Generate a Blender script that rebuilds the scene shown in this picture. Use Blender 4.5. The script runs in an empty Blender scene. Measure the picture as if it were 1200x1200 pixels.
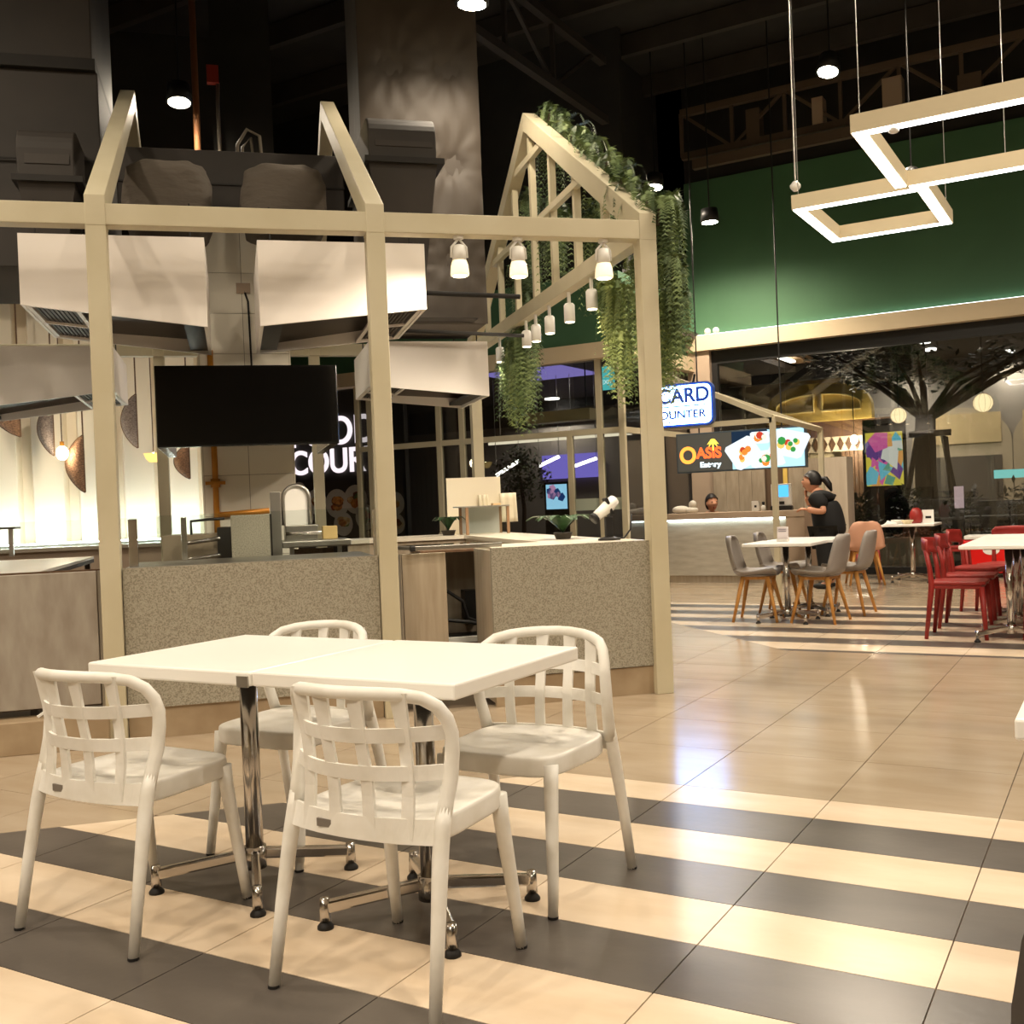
import bpy, math, random
from mathutils import Vector, Matrix
random.seed(7)
PI = math.pi
S2 = math.sqrt(2)
scene = bpy.context.scene
COL = scene.collection
rnd = random.uniform

# ------------------------------------------------------------------ camera
F_PX, YAW, PITCH, ROLL, EYE = 1234.55, math.radians(30.263), math.radians(-0.4289), math.radians(2.3028), 1.2
FWD = Vector((-math.sin(YAW)*math.cos(PITCH), math.cos(YAW)*math.cos(PITCH), math.sin(PITCH)))
R0 = Vector((math.cos(YAW), math.sin(YAW), 0)); U0 = R0.cross(FWD)
RIGHT = math.cos(ROLL)*R0 - math.sin(ROLL)*U0
UP = math.cos(ROLL)*U0 + math.sin(ROLL)*R0
EYEP = Vector((0, 0, EYE))
cd = bpy.data.cameras.new('camera'); cam = bpy.data.objects.new('camera', cd); COL.objects.link(cam)
cd.sensor_fit = 'HORIZONTAL'; cd.sensor_width = 36.0; cd.lens = F_PX/1200*36.0; cd.clip_start = 0.05; cd.clip_end = 200
m3 = Matrix((RIGHT, UP, -FWD)).transposed()
cam.matrix_world = Matrix.Translation(EYEP) @ m3.to_4x4()
scene.camera = cam

# ------------------------------------------------------------------ world, exposure
w = bpy.data.worlds.new('world'); scene.world = w; w.use_nodes = True
w.node_tree.nodes['Background'].inputs[0].default_value = (1.0, 0.86, 0.68, 1)
w.node_tree.nodes['Background'].inputs[1].default_value = 0.0
vs = scene.view_settings
vs.view_transform = 'Standard'; vs.look = 'None'; vs.gamma = 1; vs.use_curve_mapping = False
vs.exposure = -0.03
WARM = (1.0, 0.85, 0.66); WHITE = (1.0, 0.94, 0.86)

# ------------------------------------------------------------------ geometry helpers
def K(u, v, z=0.0):                      # kiosk frame (turned 45 degrees) to world
    return Vector(((u-v)/S2, (u+v)/S2, z))
AX = {'u': Vector((1, 1, 0))/S2, 'v': Vector((-1, 1, 0))/S2, 'X': Vector((1, 0, 0)), 'Y': Vector((0, 1, 0)), 'z': Vector((0, 0, 1))}
def at(x, y, **kw):                      # a direction from the photograph, its distance from a known plane
    ax, val = list(kw.items())[0]; n = AX[ax]
    d = FWD*F_PX + RIGHT*(x-600) - UP*(y-600)
    return EYEP + d*((val - EYEP.dot(n))/d.dot(n))
def atk(x, y, **kw):
    p = at(x, y, **kw); return Vector((p.dot(AX['u']), p.dot(AX['v']), p.z))
def depth_of(p): return (p-EYEP).dot(FWD)

def lin(c):
    return tuple(((v/12.92) if v <= 0.04045 else ((v+0.055)/1.055)**2.4) for v in c)
def rgb(r, g, b): return lin((r/255, g/255, b/255))

MATS = {}
def M(name, col=(.5, .5, .5), rough=.5, metal=0.0, noise=None, bump=None, emit=None, strength=0.0, trans=0.0, alpha=1.0, ior=1.45, coat=0.0, spec=None):
    if name in MATS: return MATS[name]
    m = bpy.data.materials.new(name); m.use_nodes = True
    nt = m.node_tree; b = nt.nodes['Principled BSDF']
    b.inputs['Base Color'].default_value = (*col, 1); b.inputs['Roughness'].default_value = rough
    b.inputs['Metallic'].default_value = metal; b.inputs['IOR'].default_value = ior
    b.inputs['Transmission Weight'].default_value = trans; b.inputs['Alpha'].default_value = alpha
    if coat: b.inputs['Coat Weight'].default_value = coat
    if spec is not None: b.inputs['Specular IOR Level'].default_value = spec
    if emit: b.inputs['Emission Color'].default_value = (*emit, 1); b.inputs['Emission Strength'].default_value = strength
    tc = None
    if noise or bump:
        tc = nt.nodes.new('ShaderNodeTexCoord')
    if noise:                            # (scale, second colour, low, high, stretch)
        sc, c2, lo, hi = noise[:4]; st = noise[4] if len(noise) > 4 else (1, 1, 1)
        mp = nt.nodes.new('ShaderNodeMapping'); mp.inputs['Scale'].default_value = st
        nt.links.new(tc.outputs['Object'], mp.inputs[0])
        n = nt.nodes.new('ShaderNodeTexNoise'); n.inputs['Scale'].default_value = sc; n.inputs['Detail'].default_value = 4
        nt.links.new(mp.outputs[0], n.inputs['Vector'])
        r = nt.nodes.new('ShaderNodeValToRGB'); r.color_ramp.elements[0].position = lo; r.color_ramp.elements[1].position = hi
        r.color_ramp.elements[0].color = (*c2, 1); r.color_ramp.elements[1].color = (*col, 1)
        nt.links.new(n.outputs['Fac'], r.inputs[0]); nt.links.new(r.outputs[0], b.inputs['Base Color'])
    if bump:                             # (scale, strength, stretch)
        mp = nt.nodes.new('ShaderNodeMapping'); mp.inputs['Scale'].default_value = bump[2] if len(bump) > 2 else (1, 1, 1)
        nt.links.new(tc.outputs['Object'], mp.inputs[0])
        n = nt.nodes.new('ShaderNodeTexNoise'); n.inputs['Scale'].default_value = bump[0]; n.inputs['Detail'].default_value = 3
        nt.links.new(mp.outputs[0], n.inputs['Vector'])
        bp = nt.nodes.new('ShaderNodeBump'); bp.inputs['Strength'].default_value = bump[1]; bp.inputs['Distance'].default_value = 0.02
        nt.links.new(n.outputs['Fac'], bp.inputs['Height']); nt.links.new(bp.outputs[0], b.inputs['Normal'])
    MATS[name] = m
    return m

class MB:
    def __init__(s): s.v = []; s.f = []; s.mi = []; s.cur = 0
    def _add(s, vs, fs):
        o = len(s.v); s.v += [tuple(p) for p in vs]
        for f in fs: s.f.append(tuple(i+o for i in f)); s.mi.append(s.cur)
        return s
    def box(s, x0, x1, y0, y1, z0, z1):
        return s._add([(x0,y0,z0),(x1,y0,z0),(x1,y1,z0),(x0,y1,z0),(x0,y0,z1),(x1,y0,z1),(x1,y1,z1),(x0,y1,z1)],
                      [(0,3,2,1),(4,5,6,7),(0,1,5,4),(1,2,6,5),(2,3,7,6),(3,0,4,7)])
    def hexa(s, b, t):                   # bottom 4 and top 4 corners, both counter-clockwise from above
        return s._add(list(b)+list(t), [(0,3,2,1),(4,5,6,7),(0,1,5,4),(1,2,6,5),(2,3,7,6),(3,0,4,7)])
    def prism(s, poly, z0, z1):
        n = len(poly)
        return s._add([(p[0],p[1],z0) for p in poly]+[(p[0],p[1],z1) for p in poly],
                      [tuple(range(n-1,-1,-1)), tuple(range(n,2*n))]+[(i,(i+1)%n,(i+1)%n+n,i+n) for i in range(n)])
    def extrude(s, poly3, vec):          # planar outline in 3D pushed along vec
        n = len(poly3); q = [Vector(p) for p in poly3]; w = Vector(vec)
        return s._add(q+[p+w for p in q], [tuple(range(n-1,-1,-1)), tuple(range(n,2*n))]+[(i,(i+1)%n,(i+1)%n+n,i+n) for i in range(n)])
    def beam(s, p, q, w, h, up=(0,0,1)):
        p, q = Vector(p), Vector(q); d = (q-p).normalized(); u = Vector(up)
        if abs(d.dot(u)) > .99: u = Vector((0,1,0))
        r = d.cross(u).normalized(); u = r.cross(d)
        c = [(-w/2,-h/2),(w/2,-h/2),(w/2,h/2),(-w/2,h/2)]
        vs = [p+r*a+u*b for a,b in c]+[q+r*a+u*b for a,b in c]
        return s._add(vs, [(0,1,2,3),(7,6,5,4),(0,4,5,1),(1,5,6,2),(2,6,7,3),(3,7,4,0)])
    def tube(s, pts, r, n=8, cap=True, flat=None):
        pts = [Vector(p) for p in pts]; k = len(pts)
        rs = r if isinstance(r, (list, tuple)) else [r]*k
        d = (pts[1]-pts[0]).normalized(); up = Vector((0,0,1)) if abs(d.z) < .9 else Vector((1,0,0))
        side = d.cross(up).normalized(); vs = []
        for i, p in enumerate(pts):
            a = pts[max(i-1,0)]; b = pts[min(i+1,k-1)]; d = (b-a).normalized()
            side = (side - d*side.dot(d)).normalized(); u = d.cross(side)
            for j in range(n):
                t = 2*PI*j/n; vs.append(p + side*math.cos(t)*rs[i] + u*math.sin(t)*rs[i]*(flat or 1))
        fs = [(i*n+j, i*n+(j+1)%n, (i+1)*n+(j+1)%n, (i+1)*n+j) for i in range(k-1) for j in range(n)]
        if cap: fs += [tuple(range(n-1,-1,-1)), tuple(range((k-1)*n, k*n))]
        return s._add(vs, fs)
    def strip(s, rows):                  # grid of points (list of rows), open sheet
        m = len(rows[0]); vs = [p for r in rows for p in r]
        return s._add(vs, [(i*m+j, i*m+j+1, (i+1)*m+j+1, (i+1)*m+j) for i in range(len(rows)-1) for j in range(m-1)])
    def lathe(s, prof, n=16, c=(0,0,0)):
        vs = []; k = len(prof)
        for r, z in prof:
            for j in range(n):
                t = 2*PI*j/n; vs.append((c[0]+r*math.cos(t), c[1]+r*math.sin(t), c[2]+z))
        fs = [(i*n+j, i*n+(j+1)%n, (i+1)*n+(j+1)%n, (i+1)*n+j) for i in range(k-1) for j in range(n)]
        fs += [tuple(range(n-1,-1,-1)), tuple(range((k-1)*n, k*n))]
        return s._add(vs, fs)
    def ell(s, c, r, n=12, m=8):
        vs = []
        for i in range(m+1):
            p = PI*i/m
            for j in range(n):
                t = 2*PI*j/n
                vs.append((c[0]+r[0]*math.sin(p)*math.cos(t), c[1]+r[1]*math.sin(p)*math.sin(t), c[2]-r[2]*math.cos(p)))
        return s._add(vs, [(i*n+j, i*n+(j+1)%n, (i+1)*n+(j+1)%n, (i+1)*n+j) for i in range(m) for j in range(n)])
    def build(s, name, mats, parent=None, smooth=False, bevel=0.0, seg=2, base=None, solid=0.0, subsurf=0):
        b = Vector(BASE.get(parent.name, (0,0,0))) if parent is not None else Vector(base or (0,0,0))
        me = bpy.data.meshes.new(name)
        me.from_pydata([tuple(Vector(p)-b) for p in s.v], [], s.f)
        mats = mats if isinstance(mats, (list, tuple)) else [mats]
        for mm in mats: me.materials.append(mm)
        if len(mats) > 1:
            for p, i in zip(me.polygons, s.mi): p.material_index = i
        me.validate()
        if smooth:
            for p in me.polygons: p.use_smooth = True
        o = bpy.data.objects.new(name, me); COL.objects.link(o); BASE[o.name] = tuple(b)
        if parent is not None: o.parent = parent
        if solid:
            md = o.modifiers.new('s', 'SOLIDIFY'); md.thickness = solid; md.offset = 0
        if bevel:
            md = o.modifiers.new('b', 'BEVEL'); md.width = bevel; md.segments = seg; md.limit_method = 'ANGLE'; md.angle_limit = .7
        if subsurf:
            md = o.modifiers.new('ss', 'SUBSURF'); md.levels = subsurf; md.render_levels = subsurf
        return o

BASE = {}
def tag(o, label=None, cat=None, group=None, kind=None):
    if label: o['label'] = label
    if cat: o['category'] = cat
    if group: o['group'] = group
    if kind: o['kind'] = kind
    return o
def thing(name, label, cat, base=(0,0,0), frame='W', group=None, rz=0.0):
    o = bpy.data.objects.new(name, None); COL.objects.link(o); o.empty_display_size = .1
    place(o, base, frame, rz); BASE[o.name] = tuple(base)
    return tag(o, label, cat, group)
def place(o, base, frame='W', rz=0.0):
    if frame == 'K': o.location = K(*base); o.rotation_euler = (0, 0, PI/4+rz)
    else: o.location = base; o.rotation_euler = (0, 0, rz)
def local_thing(name, label, cat, group=None):      # built around its own origin, placed later
    o = bpy.data.objects.new(name, None); COL.objects.link(o); o.empty_display_size = .1
    BASE[o.name] = (0,0,0); return tag(o, label, cat, group)
def solo(mb, name, mats, label, cat, base=(0,0,0), frame='W', group=None, rz=0.0, **kw):
    o = mb.build(name, mats, None, base=base, **kw); place(o, base, frame, rz)
    return tag(o, label, cat, group)
def struct(mb, name, mats, base=(0,0,0), frame='W', **kw):
    o = mb.build(name, mats, None, base=base, **kw); place(o, base, frame)
    return tag(o, kind='structure')
def dup(root, loc, rz=0.0, label=None, group=None):
    r = root.copy(); COL.objects.link(r); r.location = loc; r.rotation_euler = (0,0,rz)
    BASE[r.name] = (0,0,0)
    if label: r['label'] = label
    if group: r['group'] = group
    for ch in list(root.children):
        c = ch.copy(); COL.objects.link(c); c.parent = r
        for g in ch.children:
            d = g.copy(); COL.objects.link(d); d.parent = c
    return r
def text(body, name, mat, size, parent, loc, rot, depth=.004, bold=0.0, align='CENTER', sx=1.0):
    cu = bpy.data.curves.new(name, 'FONT'); cu.body = body; cu.size = size; cu.extrude = depth; cu.offset = bold
    cu.align_x = align; cu.align_y = 'CENTER'
    t = bpy.data.objects.new(name+'_tmp', cu); COL.objects.link(t)
    bpy.context.view_layer.update()
    me = bpy.data.meshes.new_from_object(t.evaluated_get(bpy.context.evaluated_depsgraph_get()))
    bpy.data.objects.remove(t)
    o = bpy.data.objects.new(name, me); COL.objects.link(o); me.materials.clear(); me.materials.append(mat)
    o.parent = parent; o.location = loc; o.rotation_euler = rot; o.scale = (sx, 1, 1)
    return o
def lamp(kind, name, loc, energy, color=WARM, size=.2, target=None, angle=90, blend=.6, sizey=None):
    l = bpy.data.lights.new(name, kind); l.energy = energy; l.color = color
    if kind == 'AREA':
        l.size = size
        if sizey: l.shape = 'RECTANGLE'; l.size_y = sizey
        else: l.shape = 'DISK'
    elif kind == 'SPOT': l.spot_size = math.radians(angle); l.spot_blend = blend; l.shadow_soft_size = size
    else: l.shadow_soft_size = size
    o = bpy.data.objects.new(name, l); COL.objects.link(o); o.location = loc
    if target is not None: o.rotation_euler = (Vector(target)-Vector(loc)).to_track_quat('-Z', 'Y').to_euler()
    return o
# ------------------------------------------------------------------ materials
white_paint = M('white_paint', rgb(238,236,230), .38)
plastic_white = M('plastic_white', rgb(236,234,228), .42, noise=(9, rgb(222,218,208), .3, .6))
table_white = M('table_white', rgb(246,244,238), .28)
chrome = M('chrome', rgb(205,200,195), .18, 1.0)
steel = M('steel', rgb(175,172,165), .35, 1.0)
rubber = M('rubber', rgb(28,26,25), .6)
black_metal = M('black_metal', rgb(26,25,24), .45)
frame_paint = M('frame_paint', rgb(202,193,166), .45, noise=(3, rgb(195,185,156), .35, .65))
glass = M('glass', (.93,.97,.96), .02, trans=1.0, ior=1.45)
thin_glass = None
def glass_sheet(name, tint, refl, rough=.02):
    m = bpy.data.materials.new(name); m.use_nodes = True; nt = m.node_tree; nt.nodes.clear()
    out = nt.nodes.new('ShaderNodeOutputMaterial'); mix = nt.nodes.new('ShaderNodeMixShader')
    tr = nt.nodes.new('ShaderNodeBsdfTransparent'); tr.inputs[0].default_value = (*tint, 1)
    gl = nt.nodes.new('ShaderNodeBsdfGlossy'); gl.inputs['Roughness'].default_value = rough
    fr = nt.nodes.new('ShaderNodeFresnel'); mr = nt.nodes.new('ShaderNodeMapRange'); mr.inputs[3].default_value = refl; mr.inputs[4].default_value = 1/refl
    ge = nt.nodes.new('ShaderNodeNewGeometry'); nt.links.new(ge.outputs['Backfacing'], mr.inputs[0]); nt.links.new(mr.outputs[0], fr.inputs[0])
    nt.links.new(fr.outputs[0], mix.inputs[0]); nt.links.new(tr.outputs[0], mix.inputs[1]); nt.links.new(gl.outputs[0], mix.inputs[2])
    nt.links.new(mix.outputs[0], out.inputs[0]); MATS[name] = m
    return m
pane_glass = glass_sheet('pane_glass', (.90,.93,.92), 1.5)
store_glass = glass_sheet('store_glass', (.72,.73,.71), 1.7)
def tile_mat(name, c1, c2, rough):
    m = M(name, c1, rough, noise=(2.2, c2, .35, .7, (1, 3, 1)), bump=(30, .02))
    return m
cream_tile = tile_mat('cream_tile', rgb(228,210,186), rgb(216,195,168), .25)
dark_tile = tile_mat('dark_tile', rgb(96,90,84), rgb(85,79,74), .29)
beige_tile = tile_mat('beige_tile', rgb(178,162,140), rgb(166,148,124), .18)
grout = M('grout', rgb(96,82,66), .8)
granite = M('granite', rgb(168,162,146), .5, noise=(150, rgb(132,125,109), .38, .56))
stone = M('stone', rgb(166,158,146), .5, noise=(2.6, rgb(142,131,119), .3, .66, (4, 1, 1.2)))
wood_lam = M('wood_lam', rgb(184,170,150), .45, noise=(3, rgb(164,148,126), .3, .7, (8, 8, .7)))
plinth_mat = M('plinth', rgb(172,152,124), .5, noise=(5, rgb(150,128,100), .3, .7))
dark_paint = M('dark_paint', rgb(44,41,38), .75, noise=(2.5, rgb(34,32,30), .3, .7))
duct_dark = M('duct_dark', rgb(60,54,49), .65, noise=(2.0, rgb(48,44,40), .3, .7))
fabric_dark = M('fabric_dark', rgb(92,84,75), .85, bump=(5, .9, (1, 1, 2.5)))
foil_dark = M('foil_dark', rgb(76,68,60), .6, bump=(4, .5, (1, 1, .6)))
green_wall = M('green_wall', rgb(72,112,80), .65, noise=(1.0, rgb(66,104,74), .3, .7))
beige_wall = M('beige_wall', rgb(214,196,164), .55)
taupe_wall = M('taupe_wall', rgb(170,150,130), .55)
tile_white = M('tile_white', rgb(236,230,214), .3)
hood_white = M('hood_white', rgb(238,232,226), .35)
hood_dark = M('hood_dark', rgb(74,66,58), .5, .3)
tv_black = M('tv_black', rgb(14,14,13), .22)
brass = M('brass_pipe', rgb(190,128,44), .4, .3)
curtain_mat = M('curtain', rgb(240,228,206), .6)
rattan = M('rattan', rgb(168,128,98), .8, noise=(40, rgb(96,70,54), .35, .62, (1, 1, 4)), bump=(60, .8))
rattan_grey = M('rattan_grey', rgb(150,136,128), .8, noise=(40, rgb(92,82,78), .35, .62, (1, 1, 4)), bump=(60, .8))
leaf_green = M('leaf_green', rgb(140,158,100), .6, noise=(4, rgb(98,118,72), .35, .7))
leaf_lime = M('leaf_lime', rgb(158,170,102), .6, noise=(4, rgb(122,138,78), .35, .7))
leaf_dark = M('leaf_dark', rgb(92,110,72), .55, noise=(3, rgb(58,78,44), .3, .7))
leaf_tree = M('leaf_tree', rgb(44,58,34), .55, noise=(3, rgb(30,42,24), .3, .7))
bark = M('bark', rgb(74,58,46), .85, bump=(20, .6))
oak = M('oak', rgb(206,150,78), .5, noise=(6, rgb(182,124,58), .3, .7, (6, 6, .7)))
grey_shell = M('grey_shell', rgb(150,142,134), .45)
red_plastic = M('red_plastic', rgb(148,40,35), .45)
salmon = M('salmon', rgb(224,170,142), .6)
wood_dark = M('wood_dark', rgb(110,82,56), .6, noise=(3, rgb(84,60,40), .3, .7, (10, 10, .6)))
skin_mat = M('skin', rgb(206,150,120), .55)
hair_mat = M('hair', rgb(22,18,17), .5)
cloth_black = M('cloth_black', rgb(20,20,22), .8)
yellow_paint = M('yellow_paint', rgb(226,192,98), .6)
def EM(name, col, s): return M(name, (0,0,0), .6, emit=col, strength=s, spec=0.0)
led = EM('led_strip', (1.0, .97, .92), 9.0)
led_cool = EM('led_cool', (.80, 1.0, .98), 6.0)
bulb = EM('bulb', (1.0, .88, .66), 60.0)
bulb_soft = EM('bulb_soft', (1.0, .80, .45), 5.0)
spot_face = EM('spot_face', (1.0, .82, .55), 12.0)

# ------------------------------------------------------------------ floor of tiles
def clip(poly, n, d):                    # keep n.p < d
    out = []
    for i, p in enumerate(poly):
        q = poly[(i+1) % len(poly)]; a = n[0]*p[0]+n[1]*p[1]-d; b = n[0]*q[0]+n[1]*q[1]-d
        if a <= 0: out.append(p)
        if (a < 0 < b) or (b < 0 < a):
            t = a/(a-b); out.append((p[0]+(q[0]-p[0])*t, p[1]+(q[1]-p[1])*t))
    return out
def area(poly): return abs(sum(p[0]*q[1]-q[0]*p[1] for p, q in zip(poly, poly[1:]+poly[:1])))/2
NU = (1/S2, 1/S2); NV = (-1/S2, 1/S2)
def neg(n): return (-n[0], -n[1])
floor = struct(MB().box(-18, 12, -8, 15.5, -.1, -.005), 'floor', grout)
tiles = []
xs = [-0.430-0.6*k for k in range(-9, 24)][::-1]
def row(y0, y1, mat, clips=(), xa=-99, xb=99, gy=.0016):
    for x0 in xs:
        x1 = x0+.6
        if x1 < xa or x0 > xb: continue
        p = [(x0+.002, y0+gy), (x1-.002, y0+gy), (x1-.002, y1-gy), (x0+.002, y1-gy)]
        for n, d in clips:
            if len(p) > 2: p = clip(p, n, d)
        if len(p) > 2 and area(p) > .0006: tiles.append((p, mat))
VC, UC = 4.476, 4.02
row(3.878, 4.124, cream_tile, [(NV, VC)], -3.4, .8)
for k in range(11):
    y1 = 3.878-.3052*k
    row(y1-.3052, y1, dark_tile if k % 2 == 0 else cream_tile, [(NV, VC)], -4.6, .8)
for y0, y1 in [(2.324,2.924),(2.924,3.524),(3.524,4.124)]:
    row(y0, y1, beige_tile, [(neg(NV), -VC), (NV, 6.16)], -6.6, -2.0)
ys = [4.124, 4.77, 5.37, 5.97, 6.57, 7.17, 7.97]
for y0, y1 in zip(ys, ys[1:]):
    row(y0, y1, beige_tile, [(NV, 6.16)], -4.4, 1.0)
    row(y0, y1, beige_tile, [(neg(NV), -6.16), (neg(NU), -2.58)], -4.4, 1.0)
ys = [7.97, 8.57, 9.17, 9.77, 10.37, 10.97]
for y0, y1 in zip(ys, ys[1:]): row(y0, y1, beige_tile, [(NU, UC), (neg(NU), -2.6)], -6, -1.8)
yy = 7.97
for y1, c in [(8.06, dark_tile), (8.42, cream_tile)]+[(8.42+.305*(k+1), dark_tile if k % 2 == 0 else cream_tile) for k in range(9)]+[(11.30, cream_tile)]:
    if y1 > yy: row(yy, y1, c, [(neg(NU), -UC)], -6.4, .4)
    yy = y1
far = MB()
keep = []
for p, mt in tiles: keep.append((p, mt))
for x0 in xs:
    for j in range(8):
        y0 = 11.30+.6*j
        p = [(x0+.002, y0+.002), (x0+.598, y0+.002), (x0+.598, min(y0+.598, 15.4)), (x0+.002, min(y0+.598, 15.4))]
        if -13 < x0 < 1 and y0 < 15.3: far.prism(p, -.006, 0)
keep.sort(key=lambda t: -area(t[0])/max(1, (sum(q[0] for q in t[0])/len(t[0]))**2+(sum(q[1] for q in t[0])/len(t[0]))**2)**1.5)
for p, mt in keep[:300]:
    MB().prism(p, -.006, 0).build('floor_tile', mt, floor)
rest = {}
for p, mt in keep[300:]: rest.setdefault(mt.name, MB()).prism(p, -.006, 0)
for nm, mb in rest.items(): tag(mb.build('floor_tiles', MATS[nm], floor), kind='stuff')
tag(far.build('floor_tiles', beige_tile, floor), kind='stuff')

# ------------------------------------------------------------------ shell
CZ = 7.6
struct(MB().box(-18, 12, -8, 15.6, CZ, CZ+.1), 'ceiling', dark_paint)
struct(MB().box(-18, 12, -8.2, -8, 0, CZ), 'wall_back', beige_wall)
struct(MB().box(12, 12.2, -8, 15.6, 0, CZ), 'wall_right', beige_wall)
struct(MB().box(-18.2, -18, -8, 15.6, 0, CZ), 'wall_left', taupe_wall)
GY = 15.5                                # the green wall over the glass front
zc = lambda z: EYE+(z-EYE)*GY/14.5       # heights read at 14.5 m brought to the wall
gz0, gz1, gtop = zc(3.268), zc(3.485), zc(5.71)
struct(MB().box(-5.75, 12, GY, GY+.2, gz1, gtop), 'wall_green', green_wall)
struct(MB().box(-5.75, 12, GY+.05, GY+.25, gtop, CZ), 'wall_upper', dark_paint)
struct(MB().box(-5.75, 12, GY-.18, GY+.2, gz0, gz1), 'trim_cornice', beige_wall)
xl = at(836, 470, Y=GY).x
struct(MB().box(-5.75, xl-.35, GY, GY+.2, 0, gz0), 'wall_stall', M('stall_cream', rgb(232,212,176), .6))
struct(MB().box(xl-.35, xl, GY-.12, GY+.2, 0, gz0), 'wall_pier', taupe_wall)
# black framed glass front
zf = zc(3.19); xg1 = 8.0
wf = struct(MB().box(xl, xg1, GY-.02, GY+.08, zf-.12, gz0), 'window_1', black_metal)
MB().box(xl, xl+.09, GY-.02, GY+.08, 0, zf-.12).build('frame_post', black_metal, wf)
MB().box(xl+.09, xg1, GY-.02, GY+.08, 0, .10).build('bottom_rail', black_metal, wf)
gx = [xl+.09] + [at(x, 470, Y=GY).x for x in (920, 1000, 1087)] + [.3, 1.6, 2.9, 4.2, 5.5, 6.8, xg1]
for a, b in zip(gx, gx[1:]): MB().box(a+.003, b-.003, GY+.02, GY+.03, .10, zf-.12).build('pane', store_glass, wf)
# glazed bay that stands forward of it, X < -5.75
BY, BX = 12.9, -5.75
b0, b1 = at(620, 430, Y=BY).z, at(620, 412, Y=BY).z
BT = 4.25
struct(MB().box(-18, BX, BY, BY+.15, b1, BT), 'wall_bay', green_wall)
struct(MB().box(BX-.15, BX, BY+.15, GY, b1, BT), 'wall_bay_side', green_wall)
struct(MB().box(-18, BX, BY+.3, BY+.4, BT, CZ), 'wall_bay_upper', dark_paint)
struct(MB().box(-18, BX, BY+.15, GY, BT, BT+.05), 'ceiling_bay_top', dark_paint)
struct(MB().box(BX-.5, BX-.4, BY+.4, GY, BT+.05, CZ), 'wall_bay_side_upper', dark_paint)
tr = struct(MB().box(-18, BX, BY-.10, BY+.15, b0, b1), 'trim_bay', beige_wall)
MB().box(BX-.15, BX+.10, BY-.10, GY, b0, b1).build('return_trim', beige_wall, tr)
WX = at(416, 520, Y=BY).x
wb = struct(MB().box(WX, BX, BY, BY+.07, 0, .12), 'window_2', frame_paint)
tz = at(640, 510, Y=BY).z
for x in [at(p, 520, Y=BY).x for p in (419, 433, 514, 541, 703)] + [BX-.035]:
    MB().box(x-.04, x+.04, BY, BY+.07, .12, b0).build('mullion', frame_paint, wb)
xm = at(668, 540, Y=BY).x
MB().box(xm-.04, xm+.04, BY+.003, BY+.067, .12, tz-.04).build('mullion', frame_paint, wb)
MB().box(WX, BX, BY+.004, BY+.066, tz-.04, tz+.04).build('transom', frame_paint, wb)
px = sorted([at(p, 520, Y=BY).x for p in (419, 433, 514, 541, 703)]+[BX])
for a, b in zip(px, px[1:]):
    MB().box(a+.03, b-.03, BY+.03, BY+.04, .12, tz-.04).build('pane', store_glass, wb)
    MB().box(a+.03, b-.03, BY+.03, BY+.04, tz+.04, b0).build('pane', store_glass, wb)
ws = struct(MB().box(BX-.07, BX, BY+.07, GY, 0, .12), 'window_3', frame_paint)
MB().box(BX-.066, BX-.004, BY+.07, GY, tz-.04, tz+.04).build('transom', frame_paint, ws)
for ya, yb in ((BY+.07, 14.2), (14.2, GY)):
    MB().box(BX-.04, BX-.03, ya+.02, yb-.02, .12, tz-.04).build('pane', store_glass, ws)
    MB().box(BX-.04, BX-.03, ya+.02, yb-.02, tz+.04, b0).build('pane', store_glass, ws)
MB().box(BX-.07, BX, 14.16, 14.24, .12, b0).build('mullion', frame_paint, ws)
MB().box(xm+.05, BX-.08, BY+.022, BY+.028, at(720, 597, Y=BY).z, at(720, 583, Y=BY).z).build('frosted_band', M('frosted', rgb(176,186,170), .5), wb)
struct(MB().box(-18, at(474, 520, Y=BY+.3).x, BY+.3, BY+.4, 0, b0), 'wall_sign', M('sign_wall', rgb(52,48,44), .6))
# pleated cream screen wall to the far left
CV = 14.5
pl = MB(); rows = [[], []]; u = -9.0; k = 0
prof = []
while u < -.15:
    prof += [(u, CV), (u+.30, CV+.01), (u+.34, CV+.16), (u+.46, CV+.16), (u+.50, CV)]; u += .55
pl.strip([[(a, b, .02) for a, b in prof], [(a, b, 4.4) for a, b in prof]])
struct(pl, 'wall_pleated', curtain_mat, base=(-4, CV, 0), frame='K', solid=.01)
struct(MB().box(-9, .1, CV-1.3, CV+.4, 4.40, 4.55), 'trim_soffit', M('soffit', rgb(120,104,84), .7), base=(-4, CV, 4.4), frame='K')
struct(MB().box(-9, .1, CV+.15, CV+.3, 4.55, CZ), 'wall_over_screen', dark_paint, base=(-4, CV, 4.4), frame='K')
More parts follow.
